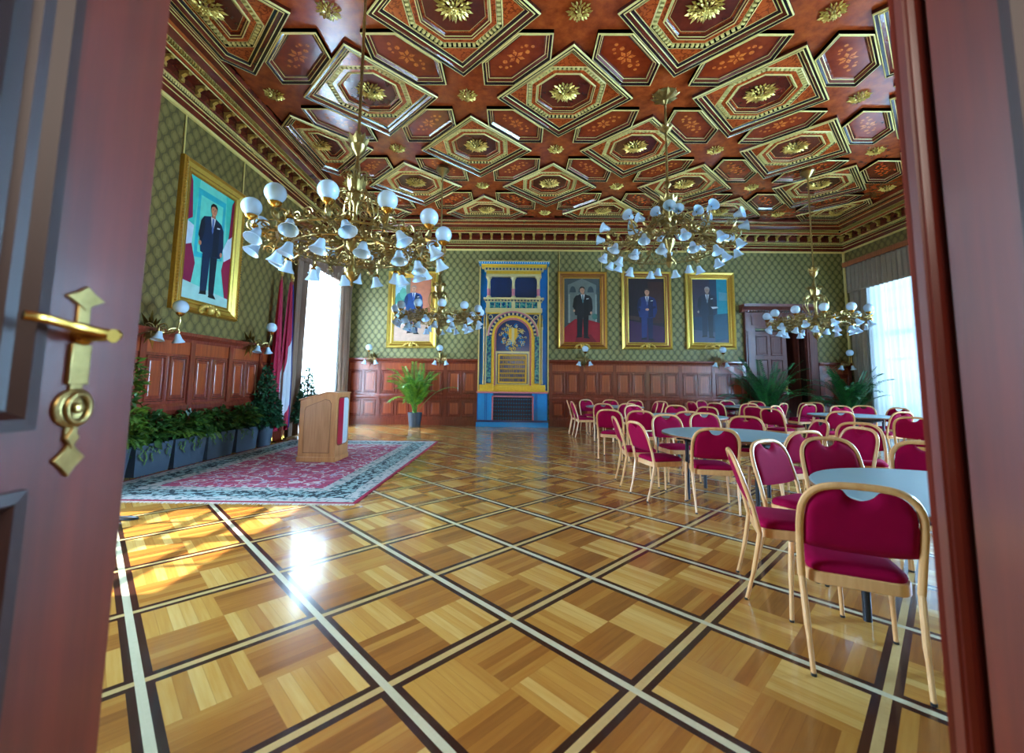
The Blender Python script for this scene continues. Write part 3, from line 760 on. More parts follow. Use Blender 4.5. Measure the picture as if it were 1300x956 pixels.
lv.tube(smoothpts([(X + 0.050, hy + 0.012, 1.378), (X + 0.052, hy - 0.015, 1.379), (X + 0.050, hy - 0.06, 1.384), (X + 0.048, hy - 0.10, 1.390), (X + 0.040, hy - 0.122, 1.392)], 6), [0.0085] * 12 + [0.0075] * 13, brass, 10)
lv.ball((X + 0.050, hy + 0.014, 1.378), 0.010, brass)
lv.build('handle', plate)

# ---------------------------------------------------------------- rug
RX0, RX1, RY0, RY1 = -4.96, -1.70, 4.68, 9.60
b = MB(); b.box((RX0, RY0, 0.001), (RX1, RY1, 0.013), rugmat(RX0, RX1, RY0, RY1))
rug = tag(b.build('rug', smooth=False), 'pink and cream oriental rug with dark green border under the lectern', 'rug')
fb = MB(); frm = plain('fringe_cotton', (206, 200, 190), 0.9)
rd = random.Random(4)
for k in range(300):
    x = RX0 + (k + 0.5) * (RX1 - RX0) / 300; dx = rd.uniform(-0.01, 0.01); l = rd.uniform(0.04, 0.07)
    fb.add([(x - 0.004, RY0, 0.008), (x + 0.004, RY0, 0.008), (x + dx + 0.003, RY0 - l, 0.003), (x + dx - 0.003, RY0 - l, 0.003)], [(0, 1, 2, 3)], frm)
fr_ = fb.build('fringe', rug, smooth=False); fr_['kind'] = 'stuff'

# ---------------------------------------------------------------- stove with blue tiles
blue = plain('cobalt_glaze', (8, 104, 176), 0.22, coat=0.6, var=0.2, scale=5)
bluel = plain('bright_blue_glaze', (20, 140, 206), 0.22, coat=0.6, var=0.15)
navy = plain('navy_glaze', (10, 44, 92), 0.3, coat=0.4, var=0.2)
yel = plain('ochre_gold', (214, 170, 48), 0.35, 0.25, var=0.2)
cream = plain('cream_stone', (196, 180, 124), 0.45, var=0.15)
pinkst = plain('pink_stone', (190, 110, 120), 0.4, var=0.2)
def tilework():
    n = NT('green_blue_tiles'); v, x, y, z = n.pos(); a = n.noise(v, 14.0, 3)
    c = n.ramp(a, [(0.4, lin((20, 56, 112))), (0.5, lin((40, 130, 120))), (0.6, lin((96, 150, 140)))])
    n.ln(c, n.b.inputs['Base Color']); n.b.inputs['Roughness'].default_value = 0.25; return n.m
tiles = tilework()
def fx(X): return -1.16 + (X - 38) * 0.00594
def fz(Y): return 5.06 * (925 - Y) / 870
st = thing('tiled_stove', 'tall blue and gold tiled stove with arched front and columns, on the far wall', 'stove', (0, 0, 0))
b = MB(); b.box((fx(40), 13.20, fz(745)), (fx(400), YF, fz(80)), blue)
b.box((fx(36), 13.17, fz(745)), (fx(42), 13.24, fz(60)), goldline); b.box((fx(398), 13.17, fz(745)), (fx(404), 13.24, fz(60)), goldline)
b.build('back_panel', st, smooth=False)
b = MB(); b.box((fx(38), 13.06, 0.2), (fx(120), YF, fz(752)), bluel); b.box((fx(318), 13.06, 0.2), (fx(396), YF, fz(752)), bluel)
b.box((fx(120), 13.06, fz(775)), (fx(318), YF, fz(752)), navy); b.box((fx(120), 13.2, 0.2), (fx(318), YF, fz(775)), navy)
b.box((fx(34), 13.0, 0), (fx(400), YF, 0.14), bluel); b.box((fx(38), 13.03, 0.14), (fx(396), YF, 0.2), navy)
for X in (38, 76, 84, 332, 340, 392): b.box((fx(X), 13.045, 0.2), (fx(X + 4), 13.07, fz(752)), blue)
b.box((fx(112), 13.04, 0.2), (fx(120), 13.07, fz(765)), pinkst); b.box((fx(318), 13.04, 0.2), (fx(326), 13.07, fz(765)), pinkst); b.box((fx(112), 13.04, fz(772)), (fx(326), 13.07, fz(765)), pinkst)
b.build('base', st, smooth=False)
b = MB(); n = 15
for k in range(n):
    x = fx(122) + (k + 0.5) * (fx(316) - fx(122)) / n; b.box((x - 0.012, 13.09, 0.2), (x + 0.012, 13.12, fz(777)), steel)
for k in range(6): z = 0.25 + k * (fz(777) - 0.3) / 5; b.box((fx(121), 13.10, z), (fx(317), 13.125, z + 0.015), bluel)
b.build('grille', st, smooth=False)
b = MB(); b.box((fx(34), 12.98, fz(752)), (fx(400), YF, fz(744)), pinkst); b.box((fx(38), 13.0, fz(744)), (fx(396), YF, fz(738)), yel); b.box((fx(48), 13.02, fz(738)), (fx(385), YF, fz(712)), yel)
b.box((fx(48), 12.99, fz(738)), (fx(120), 13.1, fz(708)), yel); b.box((fx(318), 12.99, fz(738)), (fx(385), 13.1, fz(708)), yel)
b.build('ledge', st, smooth=False, bevel=0.006)
# arched body
CXs = fx(217); zsp = fz(452)
b = MB(); F = 13.08
b.box((fx(75), F, fz(712)), (fx(362), YF, fz(322)), yel)
b.build('body', st, smooth=False)
b = MB()
for a0, a1 in ((78, 106), (330, 358)): b.box((fx(a0), F - 0.02, fz(700)), (fx(a1), F + 0.01, fz(452)), tiles)
def arc_ring(b, r0, r1, y0, y1, m, seg=28, a0=0.0, a1=PI):
    for k in range(seg):
        t0, t1 = a0 + (a1 - a0) * k / seg, a0 + (a1 - a0) * (k + 1) / seg
        P = [(CXs + r0 * math.cos(t0), zsp + r0 * math.sin(t0)), (CXs + r1 * math.cos(t0), zsp + r1 * math.sin(t0)), (CXs + r1 * math.cos(t1), zsp + r1 * math.sin(t1)), (CXs + r0 * math.cos(t1), zsp + r0 * math.sin(t1))]
        b.prism(P, 'y', y0, y1, m)
r = 0.00594
# spandrels
for s in (-1, 1):
    q = [(CXs + s * 135 * r, fz(335))] + [(CXs + s * 126 * r * math.cos(t), zsp + 126 * r * math.sin(t)) for t in [k * PI / 2 / 10 for k in range(2, 10)]] + [(CXs + s * 12 * r, fz(335))]
    b.prism(q, 'y', F - 0.012, F + 0.02, navy)
    b.tube([(CXs + s * (118 + 11 * math.cos(t)) * r, F - 0.02, fz(350) + 11 * r * math.sin(t)) for t in [k * PI / 5 for k in range(10)]], 0.012, cream, 6, closed=True)
b.build('tile_panels', st, smooth=False)
b = MB()
arc_ring(b, 131 * r, 136 * r, F - 0.07, F, cream); arc_ring(b, 124 * r, 131 * r, F - 0.065, F, pinkst); arc_ring(b, 108 * r, 124 * r, F - 0.05, F, navy); arc_ring(b, 96 * r, 108 * r, F - 0.06, F, yel); arc_ring(b, 88 * r, 96 * r, F - 0.03, F, pinkst)
for k in range(17):
    t = PI * (k + 0.5) / 17
    arc_ring(b, 110 * r, 122 * r, F - 0.062, F - 0.05, cream, 1, t - 0.04, t + 0.04)
for s in (-1, 1):
    b.box((CXs + min(s * 108 * r, s * 96 * r), F - 0.06, fz(712)), (CXs + max(s * 108 * r, s * 96 * r), F, zsp), yel)
    b.box((CXs + min(s * 140 * r, s * 136 * r), F - 0.05, fz(712)), (CXs + max(s * 140 * r, s * 136 * r), F, fz(330)), cream)
    b.box((CXs + min(s * 96 * r, s * 88 * r), F - 0.03, fz(712)), (CXs + max(s * 96 * r, s * 88 * r), F, zsp), pinkst)
b.build('arch', st, smooth=False)
b = MB()     # carved scrollwork in the tympanum
b.prism([(CXs + 86 * r * math.cos(t), zsp + 86 * r * math.sin(t)) for t in [k * PI / 20 for k in range(21)]] + [(CXs - 86 * r, fz(535)), (CXs + 86 * r, fz(535))], 'y', F - 0.012, F + 0.01, navy)
rd = random.Random(11)
for k in range(90):
    a = rd.random() * PI * 2; rr = rd.uniform(8, 70); cx = CXs + rr * math.cos(a) * r; cz = fz(455) + rr * 0.95 * math.sin(a) * r; q = rd.uniform(0.04, 0.075); d = rd.choice((-1, 1))
    pts = [(cx + d * q * (1 - t / 9) * math.cos(t * 0.75 + a), F - 0.02 - 0.02 * rd.random(), cz + q * (1 - t / 9) * math.sin(t * 0.75 + a)) for t in range(9)]
    b.tube(pts, 0.011, rd.choice([yel, cream, cream, gold, bluel]), 5)
b.prism([(CXs - 0.13, fz(410)), (CXs + 0.13, fz(410)), (CXs + 0.13, fz(455)), (CXs, fz(492)), (CXs - 0.13, fz(455))], 'y', F - 0.05, F - 0.012, yel)
b.prism([(CXs - 0.04, fz(408)), (CXs + 0.04, fz(408)), (CXs + 0.04, fz(482)), (CXs, fz(490)), (CXs - 0.04, fz(482))], 'y', F - 0.056, F - 0.05, cream)
b.build('carved_tympanum', st, smooth=False)
b = MB(); b.box((fx(128), F - 0.03, fz(706)), (fx(303), F, fz(532)), cream); b.box((fx(137), F - 0.035, fz(703)), (fx(294), F - 0.03, fz(543)), navy)
b.box((fx(142), F - 0.05, fz(700)), (fx(289), F - 0.03, fz(548)), yel); b.box((fx(148), F - 0.053, fz(694)), (fx(283), F - 0.05, fz(554)), plain('plate_bronze', (150, 118, 44), 0.4, 0.4))
pt = b.build('inscription_plate', st, smooth=False)
lb = MB(); rd = random.Random(5)      # the six rows of dark raised lettering, strokes too small to read in the photo
for row in range(6):
    zc = fz(566 + row * 23.2)
    lb.box((fx(149), F - 0.056, zc - 0.068), (fx(282), F - 0.053, zc - 0.060), yel)
    x = fx(153)
    while x < fx(279):
        w = rd.uniform(0.028, 0.05); h = 0.046
        for s in range(rd.choice((2, 2, 3))):
            xx = x + s * w * 0.42; lb.box((xx, F - 0.058, zc - h), (xx + 0.014, F - 0.053, zc + h * rd.uniform(0.6, 1.0)), navy)
        zz = zc + rd.choice((-h, 0, h * 0.7)); lb.box((x, F - 0.058, zz - 0.006), (x + w * 0.8, F - 0.053, zz + 0.006), navy)
        x += w + 0.014
lt = lb.build('inscription', pt, smooth=False); lt['label'] = 'six rows of dark raised lettering'
# shelf, frieze, loggia, cornice
b = MB(); b.box((fx(72), F - 0.05, fz(325)), (fx(368), YF, fz(302)), cream); b.box((fx(78), F, fz(302)), (fx(362), YF, fz(268)), tiles)
for X in (85, 217, 352): b.box((fx(X - 9), F - 0.04, fz(302)), (fx(X + 9), F, fz(268)), cream)
for X in (120, 152, 184, 250, 284, 318): b.box((fx(X - 1.5), F - 0.012, fz(298)), (fx(X + 1.5), F, fz(272)), cream)
b.box((fx(62), F - 0.12, fz(256)), (fx(376), YF, fz(247)), cream); b.box((fx(70), F - 0.08, fz(268)), (fx(368), YF, fz(256)), cream)
for k in range(18): x = fx(76) + k * (fx(362) - fx(76)) / 17; b.box((x - 0.02, F - 0.10, fz(266)), (x + 0.02, F - 0.08, fz(258)), navy)
b.build('shelf', st, smooth=False)
b = MB(); b.box((fx(80), 13.18, fz(247)), (fx(356), 13.2, fz(130)), navy); b.build('loggia_back', st, smooth=False)
for X in (88, 217, 348):
    c = MB(); T = Matrix.Translation((fx(X), F - 0.02, 0))
    z0, z1 = fz(247), fz(130); h = z1 - z0
    c.lathe([(0.07, z0), (0.07, z0 + 0.05), (0.05, z0 + 0.07)], cream, 14, T); c.lathe([(0.048, z0 + 0.07), (0.05, z0 + h * 0.42)], pinkst, 14, T)
    c.lathe([(0.05, z0 + h * 0.42), (0.045, z0 + h * 0.78), (0.055, z0 + h * 0.8), (0.05, z0 + h * 0.83), (0.085, z0 + h * 0.95)], cream, 14, T)
    c.box((-0.09, -0.09, z1 - 0.04), (0.09, 0.09, z1), cream, T); c.build('column', st)
b = MB(); b.box((fx(74), F - 0.08, fz(130)), (fx(362), YF, fz(118)), cream); b.box((fx(74), F - 0.05, fz(118)), (fx(362), YF, fz(100)), yel)
b.box((fx(64), F - 0.1, fz(100)), (fx(374), YF, fz(84)), cream); b.prism([(F - 0.1, fz(84)), (F - 0.18, fz(76)), (F - 0.2, fz(70)), (YF, fz(70)), (YF, fz(84))], 'x', fx(50), fx(390), yel)
for k in range(17): x = fx(76) + k * (fx(362) - fx(76)) / 16; b.box((x - 0.025, F - 0.11, fz(97)), (x + 0.025, F - 0.1, fz(87)), navy)
b.box((fx(36), F - 0.24, fz(70)), (fx(404), YF, fz(58)), bluel); b.box((fx(34), F - 0.26, fz(58)), (fx(406), YF, fz(54)), goldline)
for k in range(30): x = fx(42) + k * (fx(398) - fx(42)) / 29; b.box((x - 0.012, F - 0.245, fz(67)), (x + 0.012, F - 0.24, fz(61)), white)
b.build('cornice', st, smooth=False)
for s in (-1, 1):
    c = MB(); T = Matrix.Translation((fx(217) + s * 150 * r, F + 0.02, 0))
    c.lathe([(0.035, fz(705)), (0.035, fz(690)), (0.024, fz(680)), (0.024, fz(420)), (0.035, fz(412)), (0.04, fz(402))], cream, 12, T)
    c.lathe([(0.03, fz(402)), (0.035, fz(392)), (0.02, fz(375)), (0.034, fz(362)), (0.018, fz(350)), (0.024, fz(342)), (0.004, fz(334))], brassold, 12, T); c.build('side_column', st)

# ---------------------------------------------------------------- portraits (flat painted canvases in deep frames)
PM = {}
def pm(rgb):
    k = tuple(rgb)
    if k not in PM: PM[k] = plain('oil_paint_%d_%d_%d' % k, rgb, 0.45, var=0.25, scale=7)
    return PM[k]
def ell(cx, cz, rx, rz, n=14, a0=0.0): return [(cx + rx * math.cos(a0 + 2 * PI * i / n), cz + rz * math.sin(a0 + 2 * PI * i / n)) for i in range(n)]
def mir(pts, cx): return pts + [(2 * cx - x, z) for x, z in reversed(pts)]
def suited(cx, top, h, suit, tie, hand='side', shade=None, skin=(206, 150, 120), hair=(60, 40, 34), turn=0.0, white_=(220, 222, 226)):
    """a standing suited man in unit canvas coords (x 0..1, z 0..1, aspect corrected by kx)"""
    k = 2.05; hd = h / 7.6; sh = []
    def X(v): return cx + v * h * k
    def Z(v): return top - v * h
    sd = shade or tuple(int(c * 0.65) for c in suit)
    sh.append(([(X(-0.10), Z(0.97)), (X(-0.10), Z(0.5)), (X(0.005), Z(0.5)), (X(-0.015), Z(0.95))], suit))
    sh.append(([(X(0.0), Z(0.5)), (X(0.10), Z(0.5)), (X(0.085), Z(0.98)), (X(0.015), Z(0.98))], sd))
    sh.append(([(X(-0.11), Z(1.0)), (X(-0.10), Z(0.965)), (X(-0.02), Z(0.95)), (X(-0.015), Z(0.99))], (20, 18, 22)))
    sh.append(([(X(0.01), Z(1.01)), (X(0.02), Z(0.97)), (X(0.09), Z(0.975)), (X(0.12), Z(1.015))], (20, 18, 22)))
    sh.append((mir([(X(-0.03), Z(0.145)), (X(-0.12), Z(0.18)), (X(-0.15), Z(0.23)), (X(-0.16), Z(0.40)), (X(-0.135), Z(0.56)), (X(-0.06), Z(0.575))], cx), suit))
    sh.append(([(X(0.02), Z(0.2)), (X(0.10), Z(0.2)), (X(0.10), Z(0.55)), (X(0.02), Z(0.57))], sd))
    sh.append(([(X(0.115), Z(0.18)), (X(0.155), Z(0.24)), (X(0.17), Z(0.42)), (X(0.155), Z(0.5)), (X(0.115), Z(0.49)), (X(0.12), Z(0.40)), (X(0.10), Z(0.27))], suit))
    sh.append(([(X(-0.115), Z(0.18)), (X(-0.155), Z(0.24)), (X(-0.175), Z(0.40)), (X(-0.13), Z(0.46)), (X(-0.11), Z(0.38)), (X(-0.10), Z(0.27))], sd))
    sh.append(([(X(-0.035), Z(0.15)), (X(0.035), Z(0.15)), (X(0.002), Z(0.33))], white_))
    sh.append(([(X(-0.012), Z(0.16)), (X(0.012), Z(0.16)), (X(0.014), Z(0.30)), (X(0.0), Z(0.33)), (X(-0.012), Z(0.30))], tie))
    sh.append(([(X(0.06), Z(0.235)), (X(0.10), Z(0.228)), (X(0.10), Z(0.242)), (X(0.06), Z(0.25))], white_))
    if hand == 'side':
        sh.append((ell(X(0.14), Z(0.515), 0.018 * h * k, 0.028 * h, 9), skin)); sh.append((ell(X(-0.15), Z(0.475), 0.018 * h * k, 0.026 * h, 9), skin))
    elif hand == 'clasp':
        sh.append(([(X(-0.15), Z(0.37)), (X(-0.13), Z(0.34)), (X(-0.01), Z(0.395)), (X(-0.03), Z(0.43))], suit)); sh.append(([(X(0.15), Z(0.37)), (X(0.13), Z(0.34)), (X(0.01), Z(0.395)), (X(0.03), Z(0.43))], sd))
        sh.append((ell(X(0.0), Z(0.41), 0.032 * h * k, 0.024 * h, 10), skin))
    elif hand == 'paper':
        sh.append((ell(X(-0.16), Z(0.5), 0.017 * h * k, 0.024 * h, 9), skin)); sh.append(([(X(0.06), Z(0.40)), (X(0.17), Z(0.395)), (X(0.19), Z(0.42)), (X(0.09), Z(0.44))], white_))
    sh.append(([(X(-0.022), Z(0.10)), (X(0.024), Z(0.10)), (X(0.026), Z(0.155)), (X(-0.026), Z(0.155))], tuple(int(c * 0.8) for c in skin)))
    sh.append((ell(X(turn), Z(0.07), 0.040 * h * k, 0.062 * h, 16), skin))
    sh.append(([(X(-0.044 + turn), Z(0.075)), (X(-0.043 + turn), Z(0.03)), (X(-0.02 + turn), Z(0.0)), (X(0.02 + turn), Z(-0.002)), (X(0.043 + turn), Z(0.025)), (X(0.045 + turn), Z(0.075)), (X(0.036 + turn), Z(0.045)), (X(0.0 + turn), Z(0.025)), (X(-0.034 + turn), Z(0.042))], hair))
    for s in (-1, 1): sh.append((ell(X(0.015 * s + turn), Z(0.065), 0.007 * h * k, 0.006 * h, 6), (40, 28, 26)))
    sh.append(([(X(-0.003 + turn), Z(0.07)), (X(0.004 + turn), Z(0.07)), (X(0.007 + turn), Z(0.09)), (X(-0.004 + turn), Z(0.09))], tuple(int(c * 0.8) for c in skin)))
    sh.append(([(X(-0.014 + turn), Z(0.103)), (X(0.014 + turn), Z(0.103)), (X(0.01 + turn), Z(0.109)), (X(-0.01 + turn), Z(0.109))], (140, 70, 66)))
    return sh
crestm = plain('crest_gilding', (226, 190, 96), 0.3, 0.5, var=0.3, scale=30)
def scroll_crest(c, s_):
    c.tube([(s_ * (0.20 + 0.05 * (1 - k / 9) * math.cos(k * 0.8)), -0.11, 0.03 + 0.05 * (1 - k / 9) * math.sin(k * 0.8)) for k in range(9)], 0.016, crestm, 6)
def portrait(label, cx, z0, z1, w, shapes, fm, fm2, fw=0.22, bead=False, crest=True, cords=(), rot=0.0, pos=None):
    """local: x across, -y towards the viewer, z up"""
    h = z1 - z0; t = thing('framed_portrait', label, 'painting', pos or (cx, YF, z0), rot, 'portraits of standing men in suits')
    f = MB(); W2 = w / 2
    rs = [(0.0, 0.0), (0.0, -0.07), (0.03, -0.10), (0.05, -0.095), (0.075, -0.085), (fw * 0.6, -0.05), (fw * 0.7, -0.055), (fw * 0.85, -0.035), (fw, -0.03), (fw, -0.01)]
    vs = []
    for ins, y in rs: vs += [(-W2 + ins, y, ins), (W2 - ins, y, ins), (W2 - ins, y, h - ins), (-W2 + ins, y, h - ins)]
    for k in range(len(rs) - 1): f.add(vs, [(4 * k + i, 4 * k + (i + 1) % 4, 4 * k + 4 + (i + 1) % 4, 4 * k + 4 + i) for i in range(4)], fm2 if k in (4, 6) else fm)
    if bead:
        for xx in (-W2 + 0.03, W2 - 0.03):
            for k in range(int(h / 0.05)): f.ball((xx, -0.10, 0.03 + k * 0.05), 0.018, fm, 4)
    f.build('frame', t, smooth=False)
    p = MB(); iw, ih = w - 2 * fw, h - 2 * fw
    for k, (pts, col) in enumerate(shapes):
        p.add([(-iw / 2 + iw * min(1, max(0, x)), -0.016 - 0.0007 * k, fw + ih * min(1, max(0, z))) for x, z in pts], [tuple(range(len(pts)))], pm(col))
    o = p.build('canvas', t, smooth=False, fixn=False); o['label'] = 'oil painting of a standing man in a suit'
    if crest:
        c = MB()
        for k in range(9):
            a = PI * (k - 4) / 9; c.ball((0.19 * math.sin(a) * 1.1, -0.11, 0.06 + 0.09 * math.cos(a)), 0.036, crestm, 6)
        c.ball((0, -0.12, 0.08), 0.07, crestm, 8); [scroll_crest(c, s_) for s_ in (-1, 1)]; c.build('crest', t)
    for xx in cords:
        c = MB(); c.tube([(xx, -0.03, h - 0.02), (xx, -0.02, 5.55 - z0)], 0.012, goldline, 6); c.build('hanging_rod', t)
    return t
goldf = plain('antique_gold_frame', (190, 140, 52), 0.35, 0.7, var=0.25, scale=25); goldp = plain('pale_gold_frame', (218, 184, 84), 0.34, 0.65, var=0.15, scale=25)
brnf = plain('bronze_frame_edge', (150, 92, 48), 0.38, 0.5, var=0.2)
full = [(0, 0), (1, 0), (1, 1), (0, 1)]
s1 = [(full, (150, 190, 205)), ([(0.34, 0), (1, 0), (1, 1), (0.34, 1)], (196, 120, 90)), ([(0.3, 0), (0.42, 0), (0.42, 1), (0.3, 1)], (120, 130, 110)), ([(0, 0), (1, 0), (1, 0.3), (0, 0.26)], (206, 170, 150)),
      (ell(0.16, 0.62, 0.17, 0.16, 9), (60, 130, 120)), (ell(0.22, 0.75, 0.1, 0.1, 7), (90, 160, 140)), (ell(0.12, 0.5, 0.1, 0.07, 7), (40, 100, 90))] + suited(0.52, 0.88, 0.76, (28, 66, 124), (60, 90, 160), 'side', hair=(150, 130, 120))
portrait('pale gold framed portrait of a man in blue, left of the stove', -3.30, 2.38, 4.85, 1.58, s1, goldp, goldf, cords=(0.70,))
s2 = [(full, (70, 80, 80)), ([(0.1, 0.3), (0.9, 0.3), (0.9, 0.9), (0.5, 1.0), (0.1, 0.9)], (110, 120, 116))]
for k in range(4):
    cx_ = 0.14 + k * 0.25
    s2 += [([(cx_ - 0.02, 0.3), (cx_ + 0.02, 0.3), (cx_ + 0.02, 0.75), (cx_ - 0.02, 0.75)], (150, 160, 150)), ([(cx_ + 0.1 + 0.09 * math.cos(t), 0.78 + 0.1 * math.sin(t)) for t in [i * PI / 6 for i in range(7)]], (60, 74, 80))]
s2 += [([(0, 0), (1, 0), (1, 0.3), (0.6, 0.36), (0.3, 0.36), (0, 0.22)], (150, 22, 38)), ([(0.3, 0.0), (0.9, 0.0), (0.75, 0.12), (0.35, 0.12)], (120, 14, 30)), (ell(0.85, 0.4, 0.08, 0.05, 8), (60, 110, 100))]
s2 += suited(0.52, 0.87, 0.80, (24, 26, 34), (70, 110, 120), 'side', turn=-0.01)
portrait('brown-gold framed portrait of a man in black on red carpet, nearest the stove', 2.085, 2.40, 4.88, 1.57, s2, goldf, brnf, cords=(-0.72, 0.62))
s3 = [(full, (34, 20, 30)), ([(0.55, 0.3), (1, 0.3), (1, 0.95), (0.55, 0.95)], (60, 28, 26)), ([(0, 0), (1, 0), (1, 0.24), (0, 0.34)], (62, 24, 66)), ([(0, 0.36), (0.3, 0.34), (0.3, 0.40), (0, 0.42)], (70, 44, 40))] + suited(0.52, 0.84, 0.80, (28, 44, 106), (90, 100, 140), 'clasp', hair=(70, 52, 46))
portrait('yellow-gold framed portrait of a man in navy with clasped hands', 4.12, 2.41, 4.90, 1.57, s3, goldp, brnf)
s4 = [(full, (30, 52, 76)), ([(0, 0.4), (0.55, 0.4), (0.5, 1), (0, 1)], (54, 44, 62)), ([(0.7, 0.3), (1, 0.3), (1, 1), (0.7, 1)], (24, 140, 160)), ([(0.76, 0.66), (1, 0.66), (1, 0.78), (0.76, 0.8)], (90, 150, 170)), ([(0, 0), (1, 0), (1, 0.14), (0, 0.2)], (70, 74, 100)), ([(0.62, 0.0), (1.0, 0.06), (1.0, 0.46), (0.62, 0.44)], (20, 70, 96))] + suited(0.42, 0.88, 0.80, (24, 36, 58), (120, 130, 140), 'paper', hair=(170, 160, 150), skin=(176, 146, 130))
portrait('gold framed dark portrait of a grey-haired man holding papers, nearest the far door', 6.13, 2.43, 4.89, 1.54, s4, goldp, goldf)
s5 = [(full, (60, 196, 176)), ([(0.05, 0.05), (0.95, 0.05), (0.8, 1), (0.2, 1)], (110, 210, 190)), ([(0.18, 0.35), (0.80, 0.4), (0.80, 0.93), (0.18, 0.93)], (40, 180, 190)), ([(0.24, 0.4), (0.74, 0.4), (0.74, 0.88), (0.24, 0.88)], (110, 220, 196)),
      ([(0, 0.02), (0.16, 0.1), (0.22, 0.3), (0.12, 0.45), (0, 0.42)], (136, 26, 66)), ([(0, 0.42), (0.12, 0.45), (0.14, 0.6), (0, 0.62)], (200, 214, 226)), ([(0, 0.62), (0.10, 0.66), (0.05, 0.95), (0, 1)], (136, 26, 66)),
      ([(1, 0.0), (0.94, 0.04), (0.80, 0.32), (0.84, 0.42), (1, 0.48)], (150, 24, 66)), ([(0.84, 0.40), (1, 0.46), (1, 0.66), (0.9, 0.62), (0.80, 0.50)], (204, 222, 232)), ([(0.92, 0.62), (1, 0.66), (1, 1), (0.95, 0.95)], (140, 20, 60)), ([(0, 0), (1, 0), (1, 0.08), (0, 0.14)], (170, 210, 200))]
s5 += suited(0.52, 0.86, 0.80, (16, 42, 72), (80, 110, 170), 'side', hair=(30, 24, 26), skin=(206, 130, 96))
portrait('large gold framed portrait of a man between flags, on the left wall', 0, 2.40, 4.88, 1.52, s5, goldf, goldp, bead=True, cords=(-0.74, 0.74), rot=PI / 2, pos=(XL, 7.16, 2.40))

# ---------------------------------------------------------------- far door with pediment
doorf = wood('far_door_wood', (88, 40, 34), (122, 62, 48), 0.42, 0.12)
b = MB(); Y0 = YF - 0.12
for xa, xb in ((DX0 - 0.30, DX0), (DX1, DX1 + 0.30)):
    b.box((xa, Y0, 0), (xb, YF, 3.1), doorf); b.box((xa + 0.05, Y0 - 0.03, 0.2), (xb - 0.05, Y0, 3.0), doorf); b.box((xa - 0.02, Y0 - 0.05, 0), (xb + 0.02, Y0, 0.2), doorf)
b.box((DX0 - 0.30, Y0, 3.1), (DX1 + 0.30, YF, 3.62), doorf); b.box((DX0 - 0.1, Y0 - 0.02, 3.2), (DX1 + 0.1, Y0, 3.52), doorf)
b.prism([(YF, 3.60), (Y0 - 0.03, 3.60), (Y0 - 0.08, 3.68), (Y0 - 0.2, 3.76), (Y0 - 0.22, 3.84), (YF, 3.84)], 'x', DX0 - 0.42, DX1 + 0.42, doorf)
for k in range(26): x = DX0 - 0.3 + k * (DX1 - DX0 + 0.6) / 25; b.box((x - 0.02, Y0 - 0.07, 3.60), (x + 0.02, Y0 - 0.02, 3.66), doord)
b.box((DX0, YF, 0), (DX0 + 0.02, YF + 0.45, DZ), doord); b.box((DX1 - 0.02, YF, 0), (DX1, YF + 0.45, DZ), doord); b.box((DX0, YF, DZ - 0.02), (DX1, YF + 0.45, DZ), doord)
struct(b.build('trim_14', smooth=False))
def far_leaf(idx, T):
    L = 1.06; b = MB(); b.box((0, 0, 0.01), (L, 0.045, DZ - 0.03), doorf); o = struct(b.build('door_%d' % idx, smooth=False)); o.matrix_world = T
    for c_ in range(2):
        for za, zb in ((0.2, 0.95), (1.1, 2.15), (2.27, 2.90)):
            p = wains_panel(0.38, zb - za); q = p.build('panel', o, smooth=False, fixn=False); q.matrix_basis = Matrix.Translation((0.10 + c_ * 0.46, 0, za))
            for i_, m_ in enumerate(q.data.materials): q.data.materials[i_] = doorf
    return o
far_leaf(3, Matrix.Translation((DX0 + 0.02, YF + 0.10, 0)))
o = far_leaf(4, Matrix.Translation((DX1 - 0.05, YF + 0.2, 0)) @ Matrix.Rotation(R(98), 4, 'Z'))
h = MB(); h.box((0.98, -0.02, 1.0), (1.02, 0, 1.35), brass); h.tube([(1.0, -0.02, 1.2), (1.0, -0.05, 1.2), (0.88, -0.055, 1.2)], 0.01, brass, 8)
hh = h.build('door_handle', bpy.data.objects['door_3'])

# ---------------------------------------------------------------- chandeliers
def bell(b, T, s=1.0):
    b.lathe([(0.012 * s, 0.10 * s), (0.030 * s, 0.095 * s), (0.040 * s, 0.06 * s), (0.052 * s, 0.02 * s), (0.085 * s, -0.03 * s), (0.080 * s, -0.03 * s), (0.046 * s, 0.02 * s), (0.030 * s, 0.07 * s)], opal, 12, T, cap=False)
def scroll(b, T, r=0.06, turns=1.6, th=0.008, m=None):
    th *= 1.3; r *= 1.12
    pts = []
    for k in range(14):
        t = k / 13; a = t * turns * 2 * PI; q = r * (1 - 0.82 * t); pts.append((q * math.cos(a), 0, q * math.sin(a)))
    b.tube(pts, [th * (1 - 0.5 * k / 13) for k in range(14)], m or brassold, 5, T)
def leaf(b, T, l=0.08, w=0.03, m=None):
    l *= 1.2; w *= 1.3
    b.add([(0, 0, 0), (l * 0.45, w, 0.012), (l * 0.5, 0, -0.006), (l * 0.45, -w, 0.012), (l, 0, 0.03)], [(0, 2, 1), (0, 3, 2), (1, 2, 4), (2, 3, 4)], m or brassold, T)
def rot(ax, a): return Matrix.Rotation(a, 4, ax)
def tr(x, y, z): return Matrix.Translation((x, y, z))
